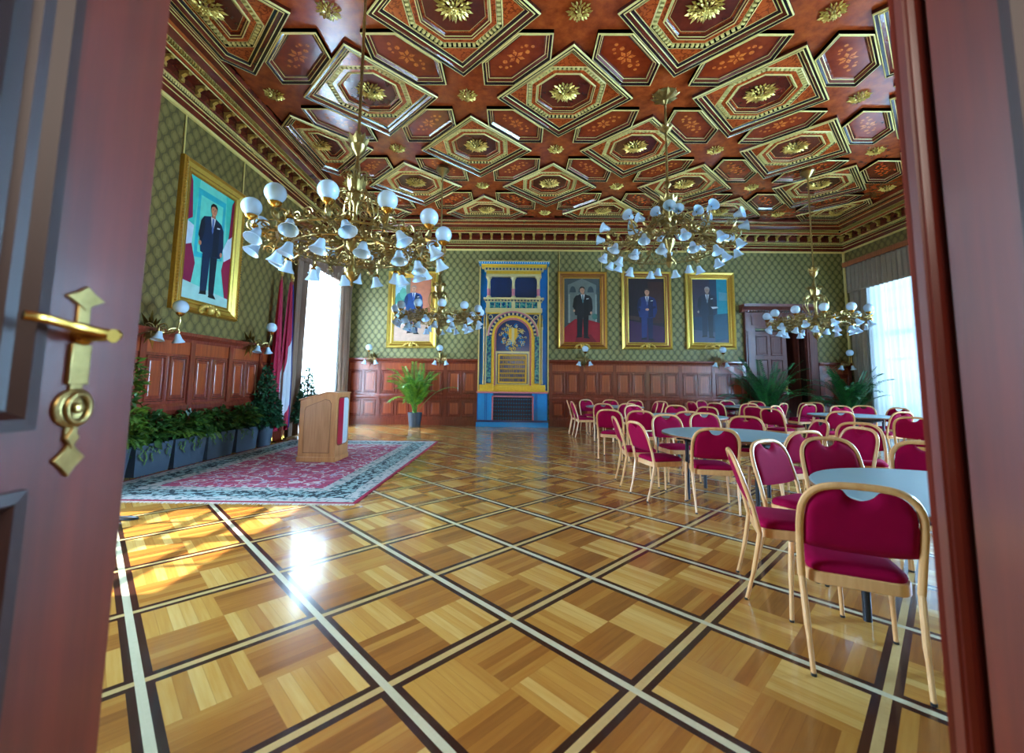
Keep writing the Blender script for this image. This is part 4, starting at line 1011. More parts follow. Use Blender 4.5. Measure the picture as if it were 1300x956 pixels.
def chandelier_globes(label, loc, zbot=2.33):
    """local z=0 is the lowest tip; ring at 0.45; hangs from the ceiling"""
    t = thing('globe_chandelier', label, 'chandelier', loc, 0, 'brass chandeliers with white glass globes')
    zt = ZC - loc[2]
    b = MB(); b.tube([(0, 0, 1.5), (0, 0, zt - 0.05)], 0.017, brassold, 8)
    b.lathe([(0.03, zt - 0.16), (0.05, zt - 0.12), (0.14, zt - 0.03), (0.16, zt), (0.12, zt + 0.10)], brassold, 14)
    b.lathe([(0.02, 1.68), (0.05, 1.72), (0.03, 1.76)], brassold, 12); b.lathe([(0.02, 1.48), (0.07, 1.54), (0.09, 1.6), (0.03, 1.64)], brassold, 12)
    for k in range(8): leaf(b, rot('Z', k * PI / 4) @ tr(0.05, 0, 1.58) @ rot('Y', -0.9), 0.13, 0.035)
    b.build('suspension_rod', t)
    b = MB(); b.lathe([(0.003, 0.0), (0.02, 0.02), (0.012, 0.05), (0.06, 0.09), (0.075, 0.14), (0.05, 0.19), (0.03, 0.24), (0.025, 0.34), (0.05, 0.38), (0.09, 0.43), (0.10, 0.50), (0.06, 0.55), (0.03, 0.62), (0.028, 0.9), (0.06, 0.95), (0.10, 1.02), (0.05, 1.10), (0.03, 1.2), (0.045, 1.3), (0.02, 1.42), (0.017, 1.52)], brassold, 14)
    rd = random.Random(3)
    for k in range(10):
        a = k * PI / 5; leaf(b, rot('Z', a) @ tr(0.05, 0, 0.10) @ rot('Y', -1.0), 0.09, 0.03); leaf(b, rot('Z', a) @ tr(0.05, 0, 1.0) @ rot('Y', -1.2), 0.2, 0.04)
    for k in range(8):
        a = k * PI / 4; scroll(b, rot('Z', a) @ tr(0.13, 0, 0.98), 0.08); scroll(b, rot('Z', a + 0.3) @ tr(0.10, 0, 1.22) @ rot('X', 0.5), 0.06); scroll(b, rot('Z', a) @ tr(0.10, 0, 0.3), 0.06)
        b.tube(smoothpts([(0.06 * math.cos(a), 0.06 * math.sin(a), 1.05), (0.2 * math.cos(a), 0.2 * math.sin(a), 1.0), (0.24 * math.cos(a), 0.24 * math.sin(a), 0.82), (0.13 * math.cos(a), 0.13 * math.sin(a), 0.62)], 4), 0.009, brassold, 5)
    b.build('stem', t)
    b = MB(); n = 48
    b.tube([(0.74 * math.cos(2 * PI * k / n), 0.74 * math.sin(2 * PI * k / n), 0.46) for k in range(n)], 0.013, brassold, 6, closed=True)
    b.tube([(0.60 * math.cos(2 * PI * k / n), 0.60 * math.sin(2 * PI * k / n), 0.37) for k in range(n)], 0.010, brassold, 6, closed=True)
    for k in range(36):
        a = 2 * PI * k / 36; scroll(b, rot('Z', a) @ tr(0.74, 0, 0.50 + 0.03 * (k % 2)) @ rot('Z', PI / 2), 0.055, 1.4, 0.008)
        leaf(b, rot('Z', a + 0.08) @ tr(0.74, 0, 0.44) @ rot('Y', 0.5), 0.08, 0.025); scroll(b, rot('Z', a) @ tr(0.62, 0, 0.40) @ rot('X', rd.uniform(-0.8, 0.8)), 0.045, 1.3, 0.007)
    b.build('ring', t)
    # one arm, then copies round the ring
    N = 12
    am = MB()
    am.tube(smoothpts([(0.04, 0, 0.52), (0.25, 0, 0.44), (0.5, 0, 0.50), (0.74, 0, 0.47), (0.90, 0, 0.40), (0.99, 0, 0.44), (0.97, 0, 0.52)], 5), 0.012, brassold, 6)
    for (x, z, rr, g) in ((0.3, 0.50, 0.06, 0.0), (0.48, 0.43, 0.06, 0.8), (0.62, 0.53, 0.055, -0.5), (0.85, 0.49, 0.06, 0.6), (0.86, 0.36, 0.05, -0.6), (0.38, 0.37, 0.05, 0.2)):
        scroll(am, tr(x, 0, z) @ rot('X', g), rr, 1.5, 0.008)
    for (x, z, g) in ((0.3, 0.45, 0.4), (0.42, 0.47, 0.9), (0.56, 0.49, 0.2), (0.68, 0.48, 0.8), (0.8, 0.44, 1.6), (0.92, 0.41, 0.3)):
        leaf(am, tr(x, 0.01, z) @ rot('X', g) @ rot('Y', -0.7), 0.09, 0.028); leaf(am, tr(x, -0.01, z) @ rot('X', -g) @ rot('Y', 0.6), 0.08, 0.026)
    am.lathe([(0.012, 0.50), (0.05, 0.525), (0.062, 0.55), (0.05, 0.545)], brass, 10, tr(0.97, 0, 0), cap=False)
    # side twigs that carry the bells
    bl = [(0.95, 0.17, 0.30, 0.35), (0.72, -0.13, 0.19, -0.2)]
    for x, y, z, tl in bl:
        am.tube(smoothpts([(x - 0.17, 0, 0.44), (x - 0.06, y * 0.8, 0.47), (x, y, z + 0.17), (x, y, z + 0.10)], 4), 0.008, brassold, 5)
        am.lathe([(0.01, 0.13), (0.03, 0.11), (0.032, 0.09)], brass, 8, tr(x, y, z), cap=False)
    arm = am.build('arm', t)
    g = MB(); g.ball((0.97, 0, 0.635), 0.092, opal, 14); gl = g.build('globe', arm)
    for x, y, z, tl in bl:
        q = MB(); bell(q, tr(x, y, z) @ rot('Y', -abs(tl) * 1.2) @ rot('X', tl)); q.build('bell_shade', arm)
    for k in range(1, N):
        c = arm.copy(); C.objects.link(c); c.parent = t; c.rotation_euler = (0, 0, 2 * PI * k / N)
        for ch in kids(arm): d = ch.copy(); C.objects.link(d); d.parent = c
    arm.rotation_euler = (0, 0, 0)
    return t
ch = chandelier_globes('brass chandelier with white globes, large and nearest, hanging above the rug', (-1.79, 4.53, 2.33)); ch.rotation_euler.z = R(8)
c = copy_tree(ch); c.location = (-1.79, 9.73, 2.33); c['label'] = 'brass globe chandelier hanging in front of the portrait left of the stove'; c.rotation_euler.z = R(14)
c = copy_tree(ch); c.location = (6.87, 9.73, 2.33); c['label'] = 'brass globe chandelier hanging in front of the far door'; c.rotation_euler.z = R(3)
def chandelier_bells(label, loc):
    t = thing('bell_chandelier', label, 'chandelier', loc); zt = ZC - loc[2] + 0.08
    b = MB(); b.tube([(0, 0, 1.2), (0, 0, zt - 0.05)], 0.02, brassold, 8)
    b.lathe([(0.03, zt - 0.18), (0.06, zt - 0.12), (0.19, zt - 0.05), (0.21, zt)], brassold, 14); b.lathe([(0.03, zt - 0.72), (0.10, zt - 0.66), (0.03, zt - 0.58)], brassold, 12)
    b.lathe([(0.02, 1.42), (0.07, 1.48), (0.03, 1.55)], brassold, 12)
    for k in range(10): leaf(b, rot('Z', k * PI / 5) @ tr(0.08, 0, zt - 0.1) @ rot('Y', -0.3), 0.16, 0.04); leaf(b, rot('Z', k * PI / 5) @ tr(0.03, 0, zt - 0.66) @ rot('Y', -0.3), 0.1, 0.03)
    b.build('suspension_rod', t)
    b = MB(); b.lathe([(0.003, 0.0), (0.03, 0.03), (0.07, 0.1), (0.04, 0.17), (0.03, 0.3), (0.09, 0.4), (0.11, 0.5), (0.04, 0.6), (0.035, 0.85), (0.1, 0.95), (0.14, 1.02), (0.05, 1.1), (0.03, 1.22)], brassold, 14)
    for k in range(10):
        a = k * PI / 5; leaf(b, rot('Z', a) @ tr(0.1, 0, 0.98) @ rot('Y', -0.5), 0.22, 0.06); leaf(b, rot('Z', a + .3) @ tr(0.08, 0, 1.05) @ rot('Y', -1.0), 0.2, 0.05); leaf(b, rot('Z', a) @ tr(0.1, 0, 0.9) @ rot('Y', 0.5), 0.2, 0.05)
        scroll(b, rot('Z', a) @ tr(0.22, 0, 0.92), 0.1, 1.5, 0.011)
    b.build('stem', t)
    b = MB(); n = 48
    b.tube([(0.85 * math.cos(2 * PI * k / n), 0.85 * math.sin(2 * PI * k / n), 0.32) for k in range(n)], 0.013, brassold, 6, closed=True)
    rd = random.Random(6)
    for k in range(40):
        a = 2 * PI * k / 40; scroll(b, rot('Z', a) @ tr(0.85, 0, 0.36) @ rot('Z', PI / 2), 0.055, 1.4, 0.008); scroll(b, rot('Z', a) @ tr(0.7 - 0.3 * rd.random(), 0, 0.35 + 0.35 * rd.random()) @ rot('X', rd.uniform(-1, 1)), 0.06, 1.4, 0.008)
    b.build('ring', t)
    am = MB(); N = 12
    am.tube(smoothpts([(0.05, 0, 0.85), (0.3, 0, 0.80), (0.5, 0, 0.55), (0.85, 0, 0.33), (1.05, 0, 0.42), (1.12, 0, 0.58)], 5), 0.012, brassold, 6)
    for (x, z, rr, g) in ((0.3, 0.7, 0.07, 0.4), (0.5, 0.45, 0.07, -0.4), (0.72, 0.48, 0.06, 0.5), (0.98, 0.3, 0.06, -0.5), (1.0, 0.52, 0.05, 0.3), (0.62, 0.3, 0.06, 0.9)): scroll(am, tr(x, 0, z) @ rot('X', g), rr, 1.5, 0.009)
    for (x, z, g) in ((0.4, 0.7, 0.4), (0.55, 0.5, 0.9), (0.7, 0.43, 0.2), (0.9, 0.34, 1.2), (1.05, 0.42, 0.5)):
        leaf(am, tr(x, 0.01, z) @ rot('X', g) @ rot('Y', -0.7), 0.1, 0.03); leaf(am, tr(x, -0.01, z) @ rot('X', -g) @ rot('Y', 0.6), 0.1, 0.03)
    bl = [(1.18, 0.0, 0.62, 'out'), (1.08, 0.20, 0.20, 'down'), (0.86, -0.12, 0.08, 'down'), (0.62, 0.14, 0.78, 'out')]
    for x, y, z, kd in bl:
        am.tube(smoothpts([(x - 0.25, 0, 0.42 if kd == 'down' else z - 0.12), (x - 0.1, y, z + (0.22 if kd == 'down' else -0.06)), (x - 0.02, y, z + (0.16 if kd == 'down' else 0.0))], 4), 0.008, brassold, 5)
    arm = am.build('arm', t)
    for x, y, z, kd in bl:
        q = MB(); bell(q, tr(x, y, z) @ (rot('Y', R(-100)) if kd == 'out' else rot('Y', R(-22)) @ rot('X', y)), 1.08); q.build('bell_shade', arm)
    for k in range(1, N):
        c = arm.copy(); C.objects.link(c); c.parent = t; c.rotation_euler = (0, 0, 2 * PI * k / N)
        for ch in kids(arm): d = ch.copy(); C.objects.link(d); d.parent = c
    return t
cb = chandelier_bells('brass chandelier with only white bell shades, hanging above the middle of the room', (2.6, 7.13, 3.28)); cb.rotation_euler.z = R(11)

# ---------------------------------------------------------------- wall sconces
def sconce():
    t = thing('wall_sconce', '', 'wall lamp', (0, 0, 0), 0, 'brass wall sconces')
    b = MB()     # local: wall at y=0, towards -y, z=0 at bracket height
    b.lathe([(0.075, 0.0), (0.06, 0.02), (0.03, 0.05)], brassold, 12, rot('X', PI / 2))
    for k in range(18): leaf(b, tr(0, -0.02 - 0.03 * (k % 2), 0) @ rot('Y', k * 2 * PI / 18) @ rot('X', -0.2), 0.24 - 0.08 * (k % 2), 0.035)
    for s in (-1, 1): scroll(b, tr(0.07 * s, -0.06, 0.03) @ rot('Z', 0.4 * s), 0.06); scroll(b, tr(0.05 * s, -0.09, -0.07) @ rot('Z', -0.4 * s), 0.05)
    b.build('bracket', t)
    a = MB(); a.tube(smoothpts([(0, -0.04, 0), (0, -0.16, -0.06), (0, -0.38, -0.03), (0, -0.44, 0.10), (0, -0.44, 0.20)], 5), 0.012, brassold, 6)
    for s in (-1, 1):
        a.tube(smoothpts([(0, -0.20, -0.05), (0.10 * s, -0.26, 0.03), (0.17 * s, -0.30, 0.02), (0.18 * s, -0.30, -0.06)], 5), 0.009, brassold, 6); scroll(a, tr(0.08 * s, -0.24, -0.02), 0.05)
    scroll(a, tr(0, -0.22, 0.02) @ rot('Z', PI / 2), 0.07); a.lathe([(0.012, 0.19), (0.05, 0.22), (0.058, 0.245)], brass, 10, tr(0, -0.44, 0), cap=False)
    arm = a.build('arm', t)
    g = MB(); g.ball((0, -0.44, 0.33), 0.10, opal, 12); g.build('globe', arm)
    for s in (-1, 1):
        q = MB(); bell(q, tr(0.18 * s, -0.30, -0.14) @ rot('Y', -0.25 * s)); q.build('bell_shade', arm)
    return t
sc = sconce()
sconces = [((-4.47, YF - 0.06, 2.02), 0, 'brass wall sconce nearest the left end of the far wall, beside the window'), ((-2.31, YF - 0.06, 2.02), 0, 'brass wall sconce between the potted palm and the stove'),
           ((2.10, YF - 0.06, 2.04), 0, 'brass wall sconce below the portrait of the man on red carpet'), ((6.25, YF - 0.06, 2.05), 0, 'brass wall sconce below the portrait nearest the far door'),
           ((10.05, YF - 0.06, 2.0), 0, 'brass wall sconce at the far right corner above a palm'),
           ((XL + 0.06, 6.05, 2.02), PI / 2, 'brass wall sconce nearest the open door, on the left wall panelling'), ((XL + 0.06, 8.35, 2.02), PI / 2, 'brass wall sconce on the left wall beside the flags')]
for k, (p, rz, lab) in enumerate(sconces):
    o = sc if k == 0 else copy_tree(sc); o.location = p; o.rotation_euler = (0, 0, rz); o['label'] = lab

# ---------------------------------------------------------------- lectern
lt = thing('lectern', 'light oak lectern with red and white front panel standing on the rug', 'lectern', (0, 0, 0.013))
x0, x1, ya, yb = -3.50, -2.90, 6.98, 7.52
prof = [(x0, 0), (x1, 0), (x1, 1.09), (-3.07, 1.10), (x0, 0.975)]
b = MB(); b.prism(prof, 'y', ya, yb, oak); b.build('body', lt, smooth=False, bevel=0.006)
b = MB(); b.prism([(x0 - 0.02, 0.975), (-3.07, 1.10), (x1 + 0.015, 1.09), (x1 + 0.015, 1.11), (-3.07, 1.122), (x0 - 0.02, 0.995)], 'y', ya - 0.015, yb + 0.015, oak); b.build('top_board', lt, smooth=False, bevel=0.003)
b = MB(); b.box((x0 - 0.012, ya - 0.012, 0), (x1 + 0.012, yb + 0.012, 0.08), oak); b.build('plinth', lt, smooth=False, bevel=0.004)
pn = wood('oak_panel', (162, 106, 62), (188, 130, 84), 0.4, 0.2, grain=(24, 24, 2))
fr_dark = plain('oak_groove', (110, 66, 36), 0.5)
for yy, sg in ((ya, -1), (yb, 1)):
    b = MB(); q = [(x0 + 0.08, 0.14), (x1 - 0.09, 0.14), (x1 - 0.09, 0.93), (x1 - 0.12, 0.985), (x1 - 0.19, 1.0), (x0 + 0.16, 0.90), (x0 + 0.10, 0.87), (x0 + 0.08, 0.82)]
    qc = [((p[0] - (x0 + x1) / 2) * 0.97 + (x0 + x1) / 2, (p[1] - 0.57) * 0.98 + 0.57) for p in q]
    b.prism(q, 'y', yy + sg * 0.001, yy + sg * 0.004, fr_dark); b.prism(qc, 'y', yy + sg * 0.001, yy + sg * 0.0065, pn); b.build('side_panel', lt, smooth=False)
def rr2(y0, y1, z0, z1, r_):
    o = []
    for cy_, cz_, a0 in ((y1 - r_, z0 + r_, -PI / 2), (y1 - r_, z1 - r_, 0), (y0 + r_, z1 - r_, PI / 2), (y0 + r_, z0 + r_, PI)):
        for k in range(5): a = a0 + k * PI / 8; o.append((cy_ + r_ * math.cos(a), cz_ + r_ * math.sin(a)))
    return o
redp = plain('red_lacquer', (170, 8, 48), 0.35, coat=0.3); whp = plain('white_lacquer', (196, 208, 214), 0.35, coat=0.3)
b = MB(); full_ = rr2(ya + 0.07, yb - 0.07, 0.26, 1.02, 0.07); mid = (ya + yb) / 2
redh = [p for p in clip(full_, 0, mid, True)]; whh = [p for p in clip(full_, 0, mid, False)]
b.prism(rr2(ya + 0.055, yb - 0.055, 0.245, 1.035, 0.08), 'x', x1 + 0.001, x1 + 0.004, fr_dark)
b.prism(redh, 'x', x1 + 0.003, x1 + 0.008, redp); b.prism(whh, 'x', x1 + 0.003, x1 + 0.008, whp); o = b.build('front_panel', lt, smooth=False); o['label'] = 'red and white striped panel'

# ---------------------------------------------------------------- plants
def frond(b, base, direction, L, droop, w, m, leaflets=14, ll=0.2):
    """pinnate palm frond"""
    d = Vector(direction).normalized(); side = d.cross(Vector((0, 0, 1)))
    if side.length < 0.1: side = Vector((1, 0, 0))
    side.normalize(); p = Vector(base); pts = [p.copy()]; v = d.copy()
    N = 10
    for k in range(N): v = (v + Vector((0, 0, -droop / N * (0.5 + k / N)))).normalized(); p = p + v * (L / N); pts.append(p.copy())
    b.tube(pts, [0.007 * (1 - 0.8 * k / N) for k in range(N + 1)], m, 4)
    for k in range(leaflets):
        t = 0.25 + 0.75 * k / leaflets; i = min(N - 1, int(t * N)); q = pts[i] + (pts[i + 1] - pts[i]) * (t * N - i); tg = (pts[i + 1] - pts[i]).normalized()
        l = ll * (1 - abs(t - 0.5) * 0.9)
        for s in (-1, 1):
            dr = (side * s * 0.8 + tg * 0.75 + Vector((0, 0, 0.12))).normalized(); e = q + dr * l + Vector((0, 0, -l * 0.25)); mdp = q + dr * l * 0.5; wv = tg.cross(dr).cross(dr).normalized() * w
            b.add([q, mdp + wv, e, mdp - wv], [(0, 1, 2, 3)], m)
def pot_round(b, r0, r1, h, m): b.lathe([(r0, 0), (r1, h), (r1 - 0.02, h), (r1 - 0.025, h - 0.03)], m, 24); b.lathe([(r1 - 0.02, h - 0.05), (0.001, h - 0.04)], soil, 16, cap=False)
def palm(label, loc, H, n, mat, seed, group, spread=1.0):
    t = thing('potted_palm', label, 'potted palm', loc, 0, group); rd = random.Random(seed)
    b = MB(); pot_round(b, 0.16, 0.21, 0.42, slate); b.build('pot', t)
    b = MB()
    for k in range(n):
        a = rd.random() * 2 * PI; up = rd.uniform(1.4, 7.0); L = (H - 0.3) * rd.uniform(0.7, 1.08)
        frond(b, (rd.uniform(-0.06, 0.06), rd.uniform(-0.06, 0.06), 0.38), (math.cos(a) * spread, math.sin(a) * spread, up), L, rd.uniform(0.6, 2.4), 0.020, mat, 22, 0.25)
    lim = (YF - 0.12 - loc[1], XR - 0.25 - loc[0]); b.v = [(min(x, lim[1]), min(y, lim[0]), max(z, 0.05)) for x, y, z in b.v]
    b.build('fronds', t, smooth=False, fixn=False); return t
palm('green potted palm in slate pot against the far wall left of the stove', (-2.97, 12.75, 0), 1.85, 30, palmg, 3, 'potted palms')
palm('bushy dark green palm in front of the far door', (7.45, 12.75, 0), 2.1, 46, palmd, 8, 'potted palms', 1.5)
palm('dark green palm in the far right corner beside the curtain', (9.65, 12.55, 0), 1.9, 34, palmd, 15, 'potted palms', 1.1)
def leafy(b, c, rx, ry, rz, n, l, w, m, rd, shape='ellipsoid'):
    for k in range(n):
        while True:
            u, v, z = rd.uniform(-1, 1), rd.uniform(-1, 1), rd.uniform(-1, 1)
            if shape == 'cone':
                q = (1 - z) / 2 * 0.9 + 0.1
                if u * u + v * v < q * q and u * u + v * v > 0.3 * q * q: break
            elif u * u + v * v + z * z < 1 and (u * u + v * v + z * z > 0.3): break
        p = Vector((c[0] + u * rx, c[1] + v * ry, c[2] + z * rz))
        d = Vector((u + rd.uniform(-.6, .6), v + rd.uniform(-.6, .6), rd.uniform(-0.5, 0.9))).normalized(); sd = d.cross(Vector((rd.uniform(-1, 1), rd.uniform(-1, 1), 1))).normalized()
        q = rd.uniform(0.7, 1.3); tip = p + d * l * q + Vector((0, 0, -l * 0.15)); md = p + d * l * 0.5 * q
        b.add([p, md + sd * w * q, tip, md - sd * w * q], [(0, 1, 2, 3)], m)
def planter(label, y0, y1, seed, mat, hgt=0.42):
    t = thing('planter', label, 'planter', ((-5.155), (y0 + y1) / 2, 0), 0, 'rectangular slate planters'); L = (y1 - y0) / 2; rd = random.Random(seed)
    b = MB(); a, c = 0.10, 0.125
    vs = [(-a, -L + 0.03, 0), (a, -L + 0.03, 0), (a, L - 0.03, 0), (-a, L - 0.03, 0), (-c, -L, hgt), (c, -L, hgt), (c, L, hgt), (-c, L, hgt), (-c + .015, -L + .015, hgt), (c - .015, -L + .015, hgt), (c - .015, L - .015, hgt), (-c + .015, L - .015, hgt)]
    b.add(vs, [(0, 3, 2, 1), (0, 1, 5, 4), (1, 2, 6, 5), (2, 3, 7, 6), (3, 0, 4, 7), (4, 5, 9, 8), (5, 6, 10, 9), (6, 7, 11, 10), (7, 4, 8, 11)], slate)
    b.add([(v[0], v[1], hgt - 0.03) for v in vs[8:]], [(0, 1, 2, 3)], soil); b.build('trough', t, smooth=False)
    b = MB()
    for k in range(20):
        a = rd.random() * 2 * PI; py = rd.uniform(-L * 0.8, L * 0.8)
        frond(b, (rd.uniform(-0.04, 0.04), py, hgt - 0.03), (abs(math.cos(a)) * 0.9 - 0.15, math.sin(a) * 0.8, rd.uniform(0.7, 2.2)), rd.uniform(0.34, 0.56), rd.uniform(1.3, 2.6), 0.010, mat, 12, 0.09)
    leafy(b, (0.02, 0, hgt + 0.17), 0.13, L * 0.95, 0.22, 330, 0.13, 0.036, ivy, rd)
    for k in range(5):
        py = rd.uniform(-L * 0.8, L * 0.8); z = hgt
        while z > rd.uniform(0.12, 0.35):
            z -= 0.03; q = Vector((0.125 + rd.uniform(0.0, 0.03), py + rd.uniform(-0.03, 0.03), z)); s = rd.uniform(-0.03, 0.03)
            b.add([q, q + Vector((0.01, 0.018, -0.015)), q + Vector((0.012, s, -0.045)), q + Vector((0.01, -0.018, -0.015))], [(0, 1, 2, 3)], mat)
    b.v = [(max(x, -0.11), y, z) for x, y, z in b.v]
    b.build('foliage', t, smooth=False, fixn=False); return t
planter('slate planter with trailing ferns next to the tall leafy plant by the door', 5.74, 6.36, 1, fern)
planter('slate planter with ferns, below the near part of the large portrait', 6.40, 7.05, 2, fern)
planter('slate planter with ivy and ferns, below the far part of the large portrait', 7.09, 7.76, 3, ivy)
planter('slate planter of ferns beside the dark conical laurel', 7.82, 8.46, 4, fern)
t = thing('potted_shrub', 'tall leafy green shrub in a slate pot beside the open door', 'potted plant', (-5.12, 5.50, 0)); rd = random.Random(9)
b = MB(); pot_round(b, 0.13, 0.18, 0.42, slate); b.build('pot', t)
b = MB(); b.tube([(0, 0, 0.35), (0.01, 0.0, 1.4)], 0.02, soil, 6)
leafy(b, (0.03, 0.02, 0.75), 0.24, 0.26, 0.40, 520, 0.12, 0.022, fern, rd); leafy(b, (0.02, 0.05, 1.30), 0.15, 0.17, 0.33, 300, 0.11, 0.022, fern, rd)
for k in range(14):
    a = rd.random() * 2 * PI; frond(b, (0, 0, rd.uniform(0.4, 0.9)), (math.cos(a), math.sin(a), 0.8), 0.4, 2.2, 0.01, fern, 12, 0.09)
b.v = [(max(x, -0.14), y, z) for x, y, z in b.v]
b.build('foliage', t, smooth=False, fixn=False)
def laurel_tree(label, loc, H, rad, n, seed):
    t = thing('potted_laurel', label, 'potted plant', loc, 0, 'conical laurels in pots'); rd = random.Random(seed)
    b = MB(); pot_round(b, 0.12, 0.165, 0.40, slate); b.build('pot', t)
    b = MB(); b.tube([(0, 0, 0.35), (0, 0, H * 0.9)], 0.018, soil, 6); leafy(b, (0, 0, 0.38 + (H - 0.38) / 2), rad, rad, (H - 0.38) / 2, n, 0.085, 0.028, laurel, rd, 'cone'); b.v = [(max(x, XL + 0.09 - loc[0]), y, z) for x, y, z in b.v]; b.build('foliage', t, smooth=False, fixn=False)
laurel_tree('dark conical laurel in slate pot between planters and flags', (-5.06, 8.70, 0), 1.68, 0.34, 1700, 1)
laurel_tree('slim laurel in slate pot in front of the bright left window', (-4.92, 10.12, 0), 1.62, 0.30, 1300, 2)

# ---------------------------------------------------------------- flags
def flag(label, loc, kind, seed, w=0.20):
    t = thing('draped_flag', label, 'flag', loc, 0, 'flags on poles by the left window')
    b = MB(); b.lathe([(0.14, 0), (0.14, 0.02), (0.03, 0.05), (0.02, 0.12)], brass, 18); b.tube([(0, 0, 0.05), (0, 0, 3.62)], 0.013, walnut, 8); b.build('pole', t)
    f = MB(); f.ball((0, 0, 3.66), 0.035, gold, 8, sz=1.6); f.lathe([(0.02, 3.58), (0.03, 3.6), (0.02, 3.63)], gold, 10); f.build('finial', t)
    n = NT('flag_cloth_' + kind); v, x, y, z = n.pos()
    if kind == 'blue': n.ln(n.mix(n.noise(v, 3), lin((16, 30, 96)), lin((28, 48, 128))), n.b.inputs['Base Color'])
    else:
        g = n.M('ADD', n.M('MULTIPLY', y, 2.6), n.M('MULTIPLY', z, -0.62))
        k1 = n.M('GREATER_THAN', g, -1.30); k2 = n.M('GREATER_THAN', g, -0.42)
        c = n.mix(k1, lin((168, 14, 58)), lin((210, 214, 224))) if kind == 'rwr' else n.mix(k1, lin((168, 14, 58)), lin((168, 14, 58)))
        c = n.mix(k2, c, lin((168, 14, 58))); n.ln(c, n.b.inputs['Base Color'])
    n.b.inputs['Roughness'].default_value = 0.7
    rd = random.Random(seed); ph = rd.random() * 6; N, K = 40, 20; vs = []; fs = []
    for k in range(K + 1):
        tz = k / K; z = 3.5 - 3.15 * tz; ww = w * (0.25 + 0.95 * min(1, tz * 1.5) ** 0.7)
        for i in range(N):
            a = 2 * PI * i / N; rr = ww * (0.62 + 0.25 * math.sin(5 * a + ph + tz) + 0.1 * math.sin(9 * a - ph))
            vs.append((rr * 0.55 * math.cos(a), rr * math.sin(a), z - 0.12 * math.sin(a) * tz))
    for k in range(K):
        for i in range(N): fs.append((k * N + i, k * N + (i + 1) % N, (k + 1) * N + (i + 1) % N, (k + 1) * N + i))
    fs.append(tuple(range(N))); b = MB(); b.add(vs, fs, n.m); b.build('cloth', t, angle=80)
flag('crimson flag draped on its pole, nearest the left sconce', (-5.12, 9.08, 0), 'red', 1, 0.15)
flag('red and white striped flag draped on its pole beside the left window', (-5.04, 9.33, 0), 'rwr', 2, 0.17)
flag('dark blue flag draped on its pole against the brown curtain', (-5.14, 9.58, 0), 'blue', 5, 0.13)

# ---------------------------------------------------------------- tables
def make_table():
    t = thing('round_table', '', 'table', (0, 0, 0), 0, 'round conference tables')
    r = 0.73; b = MB(); b.lathe([(0.001, 0.715), (r - 0.01, 0.715), (r, 0.72)], tedge, 64, cap=False); b.lathe([(r, 0.72), (r, 0.738)], tedge, 64, cap=False); b.lathe([(r, 0.738), (r - 0.006, 0.743), (0.001, 0.743)], tabletop, 64, cap=False); b.build('table_top', t)
    b = MB()
    for a in (PI / 4, -PI / 4): b.box((-0.62, -0.02, 0.675), (0.62, 0.02, 0.715), steel, rot('Z', a))
    b.tube([(0.47 * math.cos(2 * PI * k / 24), 0.47 * math.sin(2 * PI * k / 24), 0.655) for k in range(24)], 0.016, steel, 8, closed=True); b.build('under_frame', t)
    for k in range(4):
        a = PI / 4 + k * PI / 2; q = MB(); q.tube([(0.50 * math.cos(a), 0.50 * math.sin(a), 0.0), (0.50 * math.cos(a), 0.50 * math.sin(a), 0.68)], 0.021, steel, 12); q.build('leg', t)
    return t
tb = make_table()
TABLES = [((2.44, 2.34), 0.35, 'pale round table nearest the doorway, partly hidden by the door jamb'), ((2.50, 5.14), 0.9, 'pale round table in the second row, behind the three left chairs'),
          ((3.14, 8.05), 0.2, 'pale round table in the third row, behind the low chair group'), ((2.55, 11.1), 0.5, 'small looking round table farthest left, near the far wall'),
          ((6.75, 8.75), 0.3, 'pale round table in front of the corner palm'), ((6.30, 11.85), 0.6, 'round table farthest back, in front of the palm at the door')]
for k, ((x, y), rz, lab) in enumerate(TABLES):
    o = tb if k == 0 else copy_tree(tb); o.location = (x, y, 0); o.rotation_euler = (0, 0, rz); o['label'] = lab

